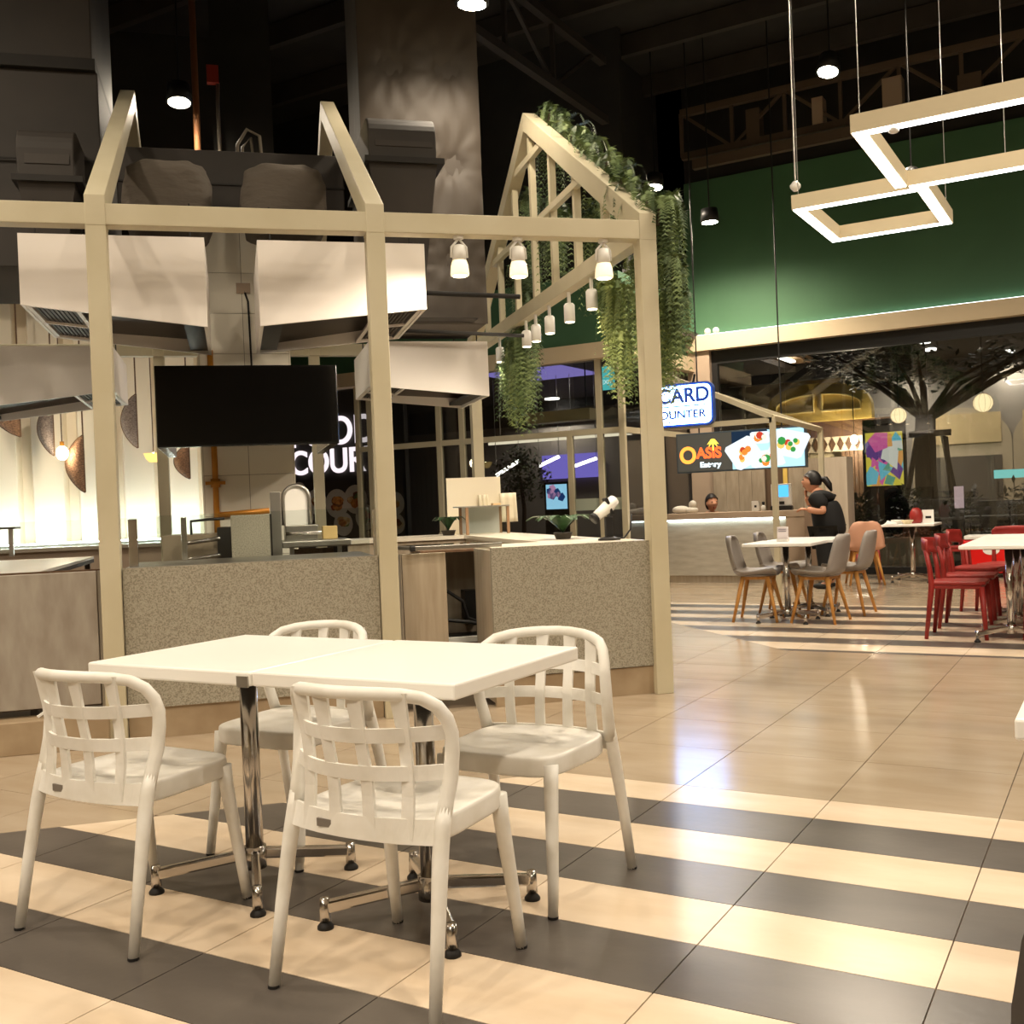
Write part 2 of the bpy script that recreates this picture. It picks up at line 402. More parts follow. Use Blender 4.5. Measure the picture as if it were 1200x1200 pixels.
# ------------------------------------------------------------------ white basket-weave chairs and pedestal tables
def lerp_tab(tab, z):
    for (z0, a), (z1, b) in zip(tab, tab[1:]):
        if z <= z1: return a+(b-a)*(z-z0)/(z1-z0)
    return tab[-1][1]
def back_y(x, z):                        # reclined, strongly curved back
    c = lerp_tab([(.40, -.199), (.46, -.196), (.565, -.206), (.66, -.226), (.77, -.247)], z)
    e = lerp_tab([(.43, -.150), (.50, -.125), (.60, -.104), (.66, -.103), (.77, -.125)], z)
    return c+(e-c)*min(1, abs(x)/.237)**2.2
def make_white_chair():
    t = local_thing('dining_chair', 'x', 'chair', 'white basket-back chairs around the joined white tables')
    seat = MB()                          # rounded seat shell with a dished top
    def outline(k, z):
        pts = []
        for i in range(48):
            a = 2*PI*i/48; c, s = math.cos(a), math.sin(a); e = .40 if s > 0 else .52
            x = (abs(c)**e)*(1 if c > 0 else -1); y = (abs(s)**e)*(1 if s > 0 else -1)
            pts.append((x*(.216-.010*y)*k, .018+y*.212*k, z))
        return pts
    rings = [outline(.94, .397), outline(.98, .3965), outline(.996, .400), outline(1.0, .405), outline(1.0, .425), outline(1.0, .444), outline(.994, .451), outline(.978, .4545), outline(.93, .4545), outline(.7, .447), outline(.35, .443)]
    vs = [p for r in rings for p in r]; n = 48
    seat._add(vs, [(i*n+j, i*n+(j+1) % n, (i+1)*n+(j+1) % n, (i+1)*n+j) for i in range(len(rings)-1) for j in range(n)]+[tuple(range(n-1, -1, -1)), tuple(range(10*n, 11*n))])
    seat.build('seat', plastic_white, t, smooth=True)
    for s in (-1, 1):
        lf = MB().tube([(s*.207, .240, 0), (s*.204, .226, .1), (s*.190, .190, .36), (s*.187, .183, .43)], [.0150, .0165, .0215, .024], 14)
        g = lf.build('leg', plastic_white, t, smooth=True)
        MB().lathe([(.013, 0), (.0158, .001), (.0158, .008)], 12, (s*.207, .240, .0)).build('foot_pad', rubber, g)
        lr = MB().tube([(s*.247, -.232, 0), (s*.241, -.197, .2), (s*.233, -.163, .37), (s*.2305, -.146, .44), (s*.232, -.131, .488)], [.0150, .0175, .0205, .0203, .0185], 14)
        g = lr.build('leg', plastic_white, t, smooth=True)
        MB().lathe([(.013, 0), (.0158, .001), (.0158, .008)], 12, (s*.247, -.232, .0)).build('foot_pad', rubber, g)
    half = [(.229, -.144, .44), (.232, -.130, .49), (.237, -.112, .55), (.2395, -.104, .61), (.2385, -.102, .655), (.233, -.112, .692), (.220, -.132, .724), (.195, -.160, .747), (.155, -.190, .758), (.11, -.218, .763), (.055, -.240, .766)]
    rh = [.0205, .0195, .019, .0185, .018, .0175, .017, .0165, .0165, .0165, .0165]
    pts = [(-p[0], p[1], p[2]) for p in half]+[(0, -.247, .767)]+half[::-1]
    MB().tube(pts, rh+[.0165]+rh[::-1], 14).build('back_hoop', plastic_white, t, smooth=True)
    def sheet(rows, name):
        mb = MB(); th = .0045; mb.strip([[Vector(p)+Vector((0, -th, 0)) for p in r] for r in rows])
        k = len(mb.v); mb.strip([[Vector(p)+Vector((0, th, 0)) for p in r][::-1] for r in rows])
        m_ = len(rows[0]); R_ = len(rows)
        for i in range(R_-1):
            a, b = i*m_, (i+1)*m_; ka, kb = k+i*m_+m_-1, k+(i+1)*m_+m_-1
            mb.f += [(a, b, kb, ka), (a+m_-1, k+i*m_, k+(i+1)*m_, b+m_-1)]; mb.mi += [0, 0]
        return mb.build(name, plastic_white, t)
    for z, h in ((.660, .036), (.566, .036), (.430, .058)):
        sheet([[(x, back_y(x, z-h/2), z-h/2), (x, back_y(x, z+h/2), z+h/2)] for x in [-.236+.472*i/24 for i in range(25)]], 'back_band')
    for x in (-.152, -.052, .052, .152):
        zs_ = [(.764, .025), (.74, .022), (.70, .0195), (.66, .0175), (.61, .017), (.566, .017), (.51, .017), (.41, .018)]
        sheet([[(x-w_, back_y(x, z)+.003, z), (x+w_, back_y(x, z)+.003, z)] for z, w_ in zs_], 'back_slat')
    MB().box(-.112, -.066, back_y(.09, .43)-.0075, back_y(.09, .43)+.002, .418, .438).build('sticker', M('sticker_grey', rgb(120,112,104), .4), t)
    return t
wc = make_white_chair()
wc['label'] = 'white basket-back chair at the stone-panel end, its back to the striped aisle'
wc.location = (-2.622, 2.16, 0); wc.rotation_euler = (0, 0, 0)
dup(wc, (-1.657, 2.203, 0), 0, 'white basket-back chair at the open-aisle end, its back to the striped aisle')
dup(wc, (-2.635, 2.895, 0), PI, 'white basket-back chair at the stone-panel end, its back to the kiosk')
dup(wc, (-1.672, 2.893, 0), PI, 'white basket-back chair at the open-aisle end, its back to the kiosk')

def make_pedestal(name, label, group, top=.345, zt=.755, th=.042, clip_tag=True):
    t = local_thing(name, label, 'table', group)
    MB().box(-top, top, -top, top, zt-th, zt).build('tabletop', table_white, t, bevel=.006)
    MB().box(-.16, .16, -.16, .16, zt-th-.012, zt-th).build('mounting_plate', black_metal, t)
    MB().tube([(0,0,.06), (0,0,zt-th-.01)], .029, 20).build('column', chrome, t, smooth=True)
    MB().tube([(0,0,.045), (0,0,.115)], .037, 20).build('hub', chrome, t, smooth=True)
    for a in (45, 135, 225, 315):
        c, s = math.cos(math.radians(a)), math.sin(math.radians(a))
        arm = MB().beam((c*.03, s*.03, .090), (c*.305, s*.305, .062), .028, .036).build('base_arm', chrome, t, bevel=.007)
        MB().tube([(c*.310, s*.310, .022), (c*.310, s*.310, .088)], [.017, .0145], 12).build('arm_end', chrome, arm, smooth=True)
        MB().lathe([(.024, 0), (.024, .007), (.010, .024)], 14, (c*.310, s*.310, 0)).build('glide', rubber, arm, smooth=True)
    if clip_tag:
        MB().box(top-.045, top-.002, -top-.004, -top+.002, zt-th-.002, zt-.012).build('joining_clip', steel, t)
    return t
wt = make_pedestal('pedestal_table', 'white square pedestal table with a steel joining clip on its edge', 'joined white pedestal tables')
wt.location = (-2.503, 2.53, 0)
t2 = dup(wt, (-1.812, 2.54, 0), 0, 'white square pedestal table at the open-aisle end of the joined pair')
for ch in list(t2.children):
    if ch.name.startswith('joining_clip'): bpy.data.objects.remove(ch)
e = at(1194, 830, z=.755)
t3 = dup(wt, (e.x+.345, e.y+.24, 0), 0, 'white square pedestal table standing alone on beige tiles beside the striped floor')
for ch in list(t3.children):
    if ch.name.startswith('joining_clip'): bpy.data.objects.remove(ch)

# ------------------------------------------------------------------ grey shell chairs on oak legs
def make_shell_chair(name, label, group, mat, legm, seat_pad=True):
    t = local_thing(name, label, 'chair', group)
    prof = [(.215, .432, .19), (.20, .447, .215), (.12, .440, .232), (0, .425, .238), (-.10, .425, .238), (-.165, .448, .236), (-.205, .50, .232), (-.225, .57, .226), (-.245, .66, .21), (-.262, .75, .18), (-.268, .79, .14), (-.270, .805, .08)]
    rows = []
    for y, z, hw in prof:
        r = []
        for j in range(13):
            q = -1+2*j/12; lift = .055*abs(q)**3 if z < .5 else 0; fwd = .07*abs(q)**2.5 if z >= .47 else .0
            r.append((q*hw, y+fwd, z+lift))
        rows.append(r)
    MB().strip(rows).build('shell', mat, t, smooth=True, solid=.012)
    if seat_pad:
        MB().ell((0, .01, .437), (.19, .19, .022), 20, 8).build('seat_pad', mat, t, smooth=True)
    MB().box(-.13, .13, -.12, .15, .395, .425).build('under_frame', legm, t, bevel=.006)
    for sx in (-1, 1):
        for sy in (-1, 1):
            MB().tube([(sx*.21, .015+sy*.205, 0), (sx*.13, .015+sy*.115, .42)], [.013, .022], 10).build('leg', legm, t, smooth=True)
    return t
gs = 'grey shell chairs at the grey-chair table'
gc = make_shell_chair('shell_chair', 'grey moulded shell chair with oak legs nearest the kiosk, facing the woman\'s side', gs, grey_shell, oak)
gc['label'] = 'grey shell chair with oak legs at the aisle end, facing the red chairs'
gc.location = (-3.08, 9.85, 0); gc.rotation_euler = (0, 0, -PI/2+.12)
dup(gc, (-2.46, 9.83, 0), PI/2-.1, 'grey shell chair with oak legs, backing onto the red chairs')
dup(gc, (-2.36, 10.52, 0), PI/2-.05, 'grey shell chair with oak legs backing onto the salmon chair, near the stall counter')
dup(gc, (-3.05, 10.62, 0), -PI/2+.05, 'grey shell chair with oak legs between the white table and the lit stall counter')
pg = 'white pedestal tables on the far striped floor'
def bg_table(x, y, label, r=0): return dup(bgt, (x, y, 0), r, label)
bgt = make_pedestal('pedestal_table', 'white pedestal table with a napkin holder, between grey shell chairs', pg, .32, .745, .03, False)
bgt.location = (-2.77, 9.80, 0)
bg_table(-2.73, 10.45, 'white pedestal table joined on, hemmed in by grey shell chairs')
bg_table(-.80, 8.96, 'white pedestal table nearest the aisle among the red chairs')
bg_table(-.80, 9.61, 'white pedestal table in the middle of the red chairs')
bg_table(-.80, 10.26, 'white pedestal table at the glass-front end of the red chairs')
bg_table(-2.40, 14.30, 'white pedestal table with a red bottle and leftover dishes by the salmon chair')
# ------------------------------------------------------------------ red stacking chairs
def make_red_chair(label):
    t = local_thing('stacking_chair', label, 'chair', 'red stacking chairs at the white tables')
    MB().prism([(-.19,-.19),(-.15,-.205),(.15,-.205),(.19,-.19),(.205,.16),(.17,.205),(-.17,.205),(-.205,.16)], .425, .452).build('seat', red_plastic, t, bevel=.01)
    MB().box(-.185, .185, -.185, .18, .395, .425).build('apron', red_plastic, t, bevel=.008)
    for s in (-1, 1):
        MB().tube([(s*.20, .205, 0), (s*.178, .178, .41)], [.015, .024], 8).build('leg', red_plastic, t, smooth=True)
        MB().tube([(s*.205, -.235, 0), (s*.182, -.185, .42), (s*.185, -.195, .56), (s*.19, -.22, .70)], [.015, .024, .019, .017], 8).build('leg', red_plastic, t, smooth=True)
    rows = []
    for z, k in ((.665, .88), (.70, 1.0), (.75, 1.0), (.785, .82)):
        rows.append([(q*.205*k, -.27+.065*abs(q)**2+(.02 if z < .7 else 0), z+.012*(1-abs(q)**2)) for q in [-1+2*j/12 for j in range(13)]])
    MB().strip(rows).build('backrest', red_plastic, t, smooth=True, solid=.014)
    return t
rc = make_red_chair('red stacking chair at the aisle end, its back to the grey chairs')
rc.location = (-1.17, 9.05, 0); rc.rotation_euler = (0, 0, -PI/2)
dup(rc, (-1.17, 9.72, 0), -PI/2, 'red stacking chair second from the aisle, facing away from the grey chairs')
dup(rc, (-1.20, 10.62, 0), -PI/2-.15, 'red stacking chair third from the aisle, facing away from the grey chairs')
dup(rc, (-1.02, 11.05, 0), PI-.3, 'red stacking chair at the end of the tables, turned askew towards them')
dup(rc, (-.50, 9.12, 0), PI/2, 'red stacking chair beside the aisle end of the tables, facing the grey chairs')
dup(rc, (-.48, 9.75, 0), PI/2, 'red stacking chair second from the aisle, facing the grey chairs')
# dark chair beside the lens
dc = make_shell_chair('shell_chair', 'charcoal shell chair on the near striped floor beside the aisle', 'charcoal chair', M('charcoal_shell', rgb(66,60,56), .5), oak)
del dc['group']
q = at(1174, 1165, z=.60); dc.location = (q.x+.235, q.y+.20, 0); dc.rotation_euler = (0, 0, 0)
# salmon tub chair and the red stools by the far table
sc = make_shell_chair('shell_chair', 'salmon pink shell chair by the table with the red bottle', 'salmon', salmon, oak, False)
del sc['group']
sc.location = (-2.90, 13.80, 0); sc.rotation_euler = (0, 0, .35)
def make_stool(label):
    t = local_thing('stool', label, 'stool', 'red square stools by the table with dishes')
    MB().box(-.15, .15, -.15, .15, .43, .455).build('seat', red_plastic, t, bevel=.01)
    MB().box(-.14, .14, -.14, .14, .39, .43).build('apron', red_plastic, t)
    for sx in (-1, 1):
        for sy in (-1, 1):
            MB().tube([(sx*.155, sy*.155, 0), (sx*.125, sy*.125, .42)], [.014, .02], 8).build('leg', red_plastic, t, smooth=True)
    return t
st = make_stool('red square stool between the far table and the red chairs'); st.location = (-1.86, 14.2, 0)
dup(st, (-3.02, 14.62, 0), .2, 'red square stool behind the salmon shell chair')
# things on the tables
t = thing('napkin_holder', 'white printed napkin holder standing on the grey-chair table', 'napkin holder', (-2.80, 9.83, .745))
MB().box(-2.85, -2.75, 9.79, 9.87, .745, .77).build('tray', white_paint, t)
MB().hexa([(-2.85,9.815,.77),(-2.75,9.815,.77),(-2.75,9.845,.77),(-2.85,9.845,.77)], [(-2.85,9.82,.885),(-2.75,9.82,.885),(-2.75,9.84,.885),(-2.85,9.84,.885)]).build('card', M('card_white', rgb(232,222,222), .5), t)
for z in (.84, .858): MB().box(-2.835, -2.765, 9.812, 9.8165, z, z+.006).build('print_line', M('print_grey', rgb(150,140,150), .6), t)
tb = Vector((-2.40, 14.30, .745))
t = thing('sauce_bottle', 'red rounded sauce bottle on the far white table', 'bottle', tb+Vector((.06, 0, 0)))
MB().lathe([(.055, 0), (.075, .03), (.085, .10), (.07, .16), (.035, .20)], 16, tb+Vector((.06, 0, 0))).build('body', red_plastic, t, smooth=True)
MB().lathe([(.035, .20), (.028, .25), (.012, .27)], 12, tb+Vector((.06, 0, 0))).build('cap', black_metal, t, smooth=True)
c_ = tb+Vector((.20, .02, 0))
t = thing('menu_card', 'small white menu card standing beside the red sauce bottle', 'card', c_)
MB().box(c_.x-.07, c_.x+.07, c_.y-.01, c_.y+.01, c_.z, c_.z+.17).build('card', white_paint, t)
MB().box(c_.x-.03, c_.x+.04, c_.y-.013, c_.y-.0095, c_.z+.06, c_.z+.09).build('print', black_metal, t)
for i, (dx, dy, r, mt) in enumerate([(-.17, -.02, .075, white_paint), (-.02, -.18, .07, M('dish_cream', rgb(226,212,176), .5))]):
    b_ = tb+Vector((dx, dy, 0))
    solo(MB().lathe([(.04, 0), (r, .035), (r+.006, .05), (r-.01, .045), (.03, .012)], 18, b_), 'bowl', mt, ['white bowl among the leftovers on the far table', 'cream bowl among the leftovers on the far table'][i], 'bowl', base=b_, smooth=True, group='dishes on the far table')
for i, (dx, dy) in enumerate([(-.22, -.19), (-.20, .16)]):
    b_ = tb+Vector((dx, dy, 0)); n = MB()
    n.strip([[(b_.x+.07*(a-2)/2+rnd(-.02,.02), b_.y+.06*(c-2)/2+rnd(-.02,.02), b_.z+.004+(.045*rnd(.2,1) if 0 < a < 4 and 0 < c < 4 else 0)) for c in range(5)] for a in range(5)])
    solo(n, 'paper_napkin', white_paint, ['crumpled paper napkin near the edge of the far table', 'crumpled paper napkin behind the bowls on the far table'][i], 'napkin', base=b_, solid=.003)
# ------------------------------------------------------------------ house-shaped kiosk frame (kiosk coordinates u, v, z)
kf = thing('kiosk_frame', 'cream steel house-shaped kiosk frame with open gable and rafters', 'kiosk frame', (.11, 8.47, 0), 'K')
FV, BV, MID = 6.01, 10.93, 8.47
UP_ = [(-2.35, -2.24), (-.71, -.605), (.79, .895), (2.455, 2.565)]
for a, b in UP_:
    MB().box(a, b, FV, FV+.11, 0, 2.79).build('post', frame_paint, kf, bevel=.004)
    MB().box(a, b, BV-.11, BV, 0, 2.79).build('post', frame_paint, kf, bevel=.004)
for v0 in (FV+.002, BV-.11):
    MB().box(-2.35, 2.565, v0, v0+.108, 2.785, 2.90).build('eave_beam', frame_paint, kf, bevel=.004)
for a, b in UP_:
    MB().extrude([(a, FV-.002, 2.78), (a, FV-.002, 2.945), (a, MID, 4.46), (a, MID, 4.305), (a, FV+.14, 2.855), (a, FV+.14, 2.78)], (b-a, 0, 0)).build('rafter', frame_paint, kf, bevel=.004)
    MB().extrude([(a, BV, 2.78), (a, BV-.14, 2.78), (a, BV-.14, 2.855), (a, MID, 4.305), (a, MID, 4.46), (a, BV, 2.945)], (b-a, 0, 0)).build('rafter', frame_paint, kf, bevel=.004)
for a, b in (UP_[0], UP_[3]):
    MB().box(a+.01, b-.01, FV+.1, BV-.1, 2.785, 2.90).build('side_beam', frame_paint, kf, bevel=.004)
    zr = lambda v: 4.32-abs(v-MID)*(1.46/2.46)
    for v in (6.74, 7.33, 7.905, 8.444, 9.02, 9.60, 10.18):
        MB().box(a+.03, b-.03, v-.027, v+.027, 2.89, zr(v)).build('batten', frame_paint, kf)
    for z in (3.50, 4.07):
        h = (4.32-z)/(1.46/2.46)-.04
        MB().box(a+.015, a+.06, MID-h, MID+h, z-.027, z+.027).build('collar_tie', frame_paint, kf)

# ------------------------------------------------------------------ counters
def pan(mb, name, mat, parent, **k): return mb.build(name, mat, parent, **k)
t = thing('granite_counter', 'speckled granite counter front behind the joined white tables', 'counter', (.09, 6.06, 0), 'K')
pan(MB().box(-.60, .785, 6.05, 6.09, .17, .935), 'front_panel', granite, t)
pan(MB().box(-.60, .785, 6.065, 6.10, 0, .17), 'plinth', plinth_mat, t)
pan(MB().box(-.60, .785, 6.09, 6.97, .895, .93), 'worktop', steel, t)
t = thing('stone_counter', 'veined grey stone counter front with an open gap above its kerb', 'counter', (-1.5, 6.06, 0), 'K')
pan(MB().box(-1.42, -.735, 6.05, 6.09, .215, .93), 'front_panel', stone, t, bevel=.003)
pan(MB().box(-2.24, -1.43, 6.05, 6.09, .215, .93), 'front_panel', stone, t, bevel=.003)
pan(MB().box(-.73, -.712, 6.06, 6.09, .19, .93), 'edge_strip', steel, t)
pan(MB().box(-2.6, -.69, 5.93, 6.12, 0, .172), 'kerb', plinth_mat, t, bevel=.004)
pan(MB().box(-2.24, -.73, 6.30, 6.34, .17, .93), 'back_board', wood_dark, t)
pan(MB().beam((-1.05, 6.02, .178), (-.92, 6.10, .25), .012, .012), 'bracket', white_paint, t)
t = thing('granite_counter', 'speckled granite counter front at the open-aisle corner, a barcode scanner on it', 'counter', (2.0, 6.06, 0), 'K')
pan(MB().box(1.455, 2.46, 6.05, 6.09, .175, .945), 'front_panel', granite, t)
pan(MB().box(1.455, 2.46, 6.06, 6.10, 0, .17), 'plinth', plinth_mat, t)
pan(MB().box(2.42, 2.46, 6.12, 10.82, .0, .93), 'side_panel', granite, t)
pan(MB().box(1.455, 1.475, 6.09, 6.52, .02, .93), 'end_panel', wood_lam, t)
cw = M('counter_white', rgb(232,224,206), .25)
pan(MB().box(1.475, 2.46, 6.09, 6.62, .915, .945), 'worktop', cw, t)
pan(MB().box(1.93, 2.42, 6.62, 10.2, .915, .945), 'worktop', cw, t)
pan(MB().box(1.95, 1.98, 6.62, 9.0, .02, .915), 'inner_panel', wood_lam, t)
pan(MB().box(.92, 1.93, 9.0, 9.65, .915, .945), 'worktop', cw, t)
pan(MB().box(.92, 1.95, 9.03, 9.06, .02, .915), 'inner_panel', wood_lam, t)
t = thing('service_gate', 'wood-grain swing gate panel under the lifted glass flap', 'gate', (1.1, 6.3, 0), 'K')
pan(MB().box(.955, 1.22, 6.26, 6.30, .03, .925), 'leaf', wood_lam, t, bevel=.002)
pan(MB().box(.90, .945, 6.26, 6.30, .0, .925), 'jamb', steel, t)
# glass flap top across the entrance
pa, pb, pc, pd = [atk(x, y, z=.97) for x, y in ((508, 645), (604, 637), (600, 628), (482, 634))]
t = thing('flap_counter', 'lift-up glass flap counter with a steel edge over the entrance', 'counter', (1.3, 6.4, .93), 'K')
y0 = 6.22
pan(MB().box(.93, 1.50, 6.22, 6.70, .955, .963), 'glass_top', pane_glass, t)
pan(MB().box(1.02, 1.56, 6.195, 6.222, .945, .972), 'front_rail', steel, t, bevel=.004)
pan(MB().beam((.90, 6.70, .959), (1.02, 6.21, .959), .03, .02), 'side_rail', steel, t)
pan(MB().box(.995, 1.03, 6.19, 6.225, .942, .975), 'corner_cap', rubber, t, bevel=.008)
# dark cabinet opening with cables behind the gate
t = thing('open_cabinet', 'open dark cabinet with trailing cables behind the service gate', 'cabinet', (1.35, 6.9, 0), 'K')
pan(MB().box(1.16, 1.92, 7.20, 7.23, .02, .9), 'back', wood_lam, t)
pan(MB().box(1.30, 1.33, 6.85, 7.20, .02, .9), 'divider', wood_dark, t)
pan(MB().box(1.16, 1.92, 6.80, 7.23, .90, .915), 'top', wood_dark, t)
pan(MB().box(1.16, 1.92, 6.82, 6.85, .30, .335), 'shelf_lip', white_paint, t)
pan(MB().box(1.16, 1.92, 6.85, 7.20, .30, .32), 'shelf', black_metal, t)
pan(MB().box(1.50, 1.62, 7.05, 7.19, .42, .62), 'power_box', black_metal, t)
pan(MB().tube([(1.20, 7.0, .72), (1.32, 6.95, .66), (1.46, 6.95, .56), (1.5, 7.0, .44), (1.6, 7.0, .40), (1.8, 7.0, .38)], .012, 8), 'cable', rubber, t, smooth=True)
pan(MB().tube([(1.22, 7.0, .42), (1.35, 6.93, .44), (1.5, 6.92, .42), (1.7, 6.95, .36)], .012, 8), 'cable', rubber, t, smooth=True)
# glass screen with chrome clips on the granite counter
t = thing('glass_screen', 'low clear glass screen with chrome clips on the granite counter', 'glass screen', (.1, 6.3, .93), 'K')
pan(MB().box(-.58, .77, 6.30, 6.308, .93, 1.215), 'pane', pane_glass, t)
for x in (156, 442):
    u = atk(x, 630, v=6.3).x
    pan(MB().box(u-.025, u+.025, 6.285, 6.297, .93, 1.20), 'clip', chrome, t, bevel=.003)
pan(MB().box(-.33, -.295, 6.9, 6.915, .93, 1.20), 'clip', chrome, t, bevel=.003)
pan(MB().box(-.34, -.285, 6.88, 6.935, .90, .93), 'clip_foot', chrome, t)
# --------------- prep tables and kitchen pieces inside
t = thing('prep_table', 'white-topped steel prep table behind the stone counter', 'table', (-1.1, 7.0, 0), 'K')
A, B = atk(42, 671, z=.9), atk(110, 652, z=.9)
L_ = Vector((-1.6, 0, 0)); poly = [(A.x+L_.x, A.y-.0), (A.x, A.y), (B.x, B.y), (B.x+L_.x, B.y+.2)]
pan(MB().prism(poly, .88, .90), 'top', table_white, t)
pan(MB().prism([(p[0]*1.0, p[1]) for p in poly], .85, .879), 'apron', hood_dark, t)
for x, y in ((A.x-.05, A.y+.05), (B.x-.05, B.y-.03), ((A.x+B.x)/2, (A.y+B.y)/2), (A.x-1.4, A.y+.1), (B.x-1.4, B.y)):
    pan(MB().box(x-.02, x+.02, y-.02, y+.02, 0, .85), 'leg', hood_dark, t)
q = atk(14, 652, z=.90)
t = thing('counter_shelf', 'dark steel raised shelf standing on the prep table', 'shelf', (q.x, q.y, .9), 'K')
pan(MB().box(q.x-.9, q.x+.06, q.y-.1, q.y+.15, 1.155, 1.175), 'shelf_board', hood_dark, t)
for dx in (0, -.8): pan(MB().box(q.x+dx-.02, q.x+dx+.02, q.y-.02, q.y+.02, .9, 1.155), 'leg', steel, t)
pan(MB().box(q.x-.8, q.x, q.y-.004, q.y+.004, .93, 1.15), 'pane', pane_glass, t)
q = atk(293, 634, v=7.1)
t = thing('granite_divider', 'short granite splash divider standing behind the counter', 'divider', (q.x, 7.1, 0), 'K')
a, b = atk(271, 630, v=7.1).x, atk(317, 630, v=7.1).x
pan(MB().box(a, b, 7.1, 7.14, 0, 1.20), 'slab', granite, t, bevel=.003)
pan(MB().box(b, b+.012, 7.1, 7.14, 0, 1.20), 'edge_strip', black_metal, t)
t = thing('gas_range', 'black gas range with chrome pull handles beside the granite divider', 'stove', (-.25, 7.4, 0), 'K')
a, b = atk(255, 640, v=7.3).x, atk(271, 640, v=7.3).x
pan(MB().box(a-.35, a, 7.32, 7.9, .0, 1.08), 'body', M('range_face', rgb(150,136,116), .4), t)
pan(MB().box(a, b+.04, 7.3, 7.9, 0, 1.12), 'control_column', black_metal, t)
for z in (1.03, .92):
    pan(MB().tube([(a-.22, 7.29, z), (a-.18, 7.25, z), (a+.02, 7.25, z+.02)], .014, 8), 'handle', chrome, t, smooth=True)
pan(MB().tube([(a-.17, 7.45, 1.08), (a-.17, 7.45, 1.17), (a-.05, 7.45, 1.18), (a+.05, 7.45, 1.18)], .01, 8), 'pot_rest', black_metal, t, smooth=True)
t = thing('steel_stand', 'tall brushed steel stand with a shelf and black feet', 'stand', (.25, 7.25, 0), 'K')
a, b = atk(318, 620, v=7.2).x, atk(330, 620, v=7.2).x; s1 = atk(412, 640, v=7.2).x
pan(MB().box(a, b, 7.2, 7.24, 0, 1.345), 'upright', steel, t, bevel=.003)
pan(MB().box(b, s1, 7.2, 7.60, .965, 1.01), 'shelf', steel, t, bevel=.008)
for u in (b+.05, s1-.09): pan(MB().box(u, u+.03, 7.25, 7.28, 0, .965), 'leg', steel, t)
pan(MB().box(b+.07, s1-.10, 7.42, 7.44, .3, .95), 'back_panel', wood_dark, t)
q0, q1 = atk(334, 620, v=7.35).x, atk(372, 620, v=7.35).x
t = thing('food_warmer', 'steel countertop food warmer with a rounded white hood', 'food warmer', ((q0+q1)/2, 7.4, 1.01), 'K')
pan(MB().box(q0, q1, 7.3, 7.55, 1.01, 1.115), 'tray', steel, t, bevel=.006)
pts = [(q0+.0, 7.5, 1.115)]+[(q0+.09-.09*math.cos(PI*i/10), 7.5, 1.30+.09*math.sin(PI*i/10)) for i in range(11)]+[(q0+.18, 7.5, 1.115)]
pan(MB().extrude(pts, (0, .03, 0)), 'arched_back', white_paint, t)
pan(MB().tube([(p[0], 7.495, p[2]) for p in pts], .014, 8), 'rim', steel, t, smooth=True)
pan(MB().tube([(q0, 7.28, 1.06), (q1+.02, 7.28, 1.06)], .012, 8), 'handle', chrome, t, smooth=True)
q = atk(386, 618, v=7.45)
solo(MB().box(q.x-.05, q.x+.05, 7.40, 7.50, 1.01, 1.10), 'carton', M('carton_tan', rgb(206,178,120), .7), 'small tan carton on the steel stand shelf', 'box', base=(q.x, 7.45, 1.01), frame='K', bevel=.004)
# tiled pillar with hanging screens
tp = struct(MB().box(-.205, .435, 7.965, 8.60, 0, 3.385), 'wall_pillar', M('pillar_core', rgb(150,138,118), .7), base=(.11, 8.3, 0), frame='K')
BASE[tp.name] = (.11, 8.3, 0)
for i in range(2):
    for k in range(11):
        z0 = .02+.295*k
        MB().box(-.203+.32*i, .113+.32*i, 7.953, 7.966, z0, z0+.291).build('wall_tile', tile_white, tp)
for k in range(11):
    for i in range(2): 
        MB().box(-.217, -.204, 7.97+.31*i, 8.277+.31*i, .02+.295*k, .311+.295*k).build('wall_tile', tile_white, tp)
        MB().box(.434, .447, 7.97+.31*i, 8.277+.31*i, .02+.295*k, .311+.295*k).build('wall_tile', tile_white, tp)
def tv(label, a, b, rot):
    t = thing('wall_screen', label, 'television', ((a[0]+b[0])/2, (a[1]+b[1])/2, 1.66), 'K', 'screens hung round the tiled pillar')
    pan(MB().box(a[0], b[0], a[1], b[1], 1.665, 2.205), 'housing', tv_black, t, bevel=.006)
    d = .004
    if rot == 0: pan(MB().box(a[0]+.012, b[0]-.012, a[1]-d, a[1]+.001, 1.685, 2.193), 'screen', M('screen_off', rgb(9,9,9), .12), t)
    elif rot == 1: pan(MB().box(a[0]-d, a[0]+.001, a[1]+.012, b[1]-.012, 1.685, 2.193), 'screen', MATS['screen_off'], t)
    else: pan(MB().box(b[0]-.001, b[0]+d, a[1]+.012, b[1]-.012, 1.685, 2.193), 'screen', MATS['screen_off'], t)
    return t
t = tv('wide switched-off black screen facing the joined white tables', (-.475, 7.30), (.715, 7.36), 0)
pan(MB().box(-.05, .29, 7.36, 7.953, 1.85, 1.95), 'wall_bracket', black_metal, t)
t = tv('switched-off black screen on the pleated-wall side of the pillar', (-.475, 7.40), (-.415, 8.55), 1)
pan(MB().box(-.415, -.217, 8.0, 8.1, 1.85, 1.95), 'wall_bracket', black_metal, t)
t = tv('switched-off black screen on the hanging-plant side of the pillar', (.655, 7.40), (.715, 8.55), 2)
pan(MB().box(.447, .655, 8.0, 8.1, 1.85, 1.95), 'wall_bracket', black_metal, t)
t = thing('gas_pipe', 'ochre gas pipe with a valve running down the tiled pillar', 'pipe', (-.11, 7.9, .9), 'K')
u0 = atk(253, 580, v=7.9).x; u1 = atk(316, 603, v=7.9).x; z1 = atk(253, 604, v=7.9).z
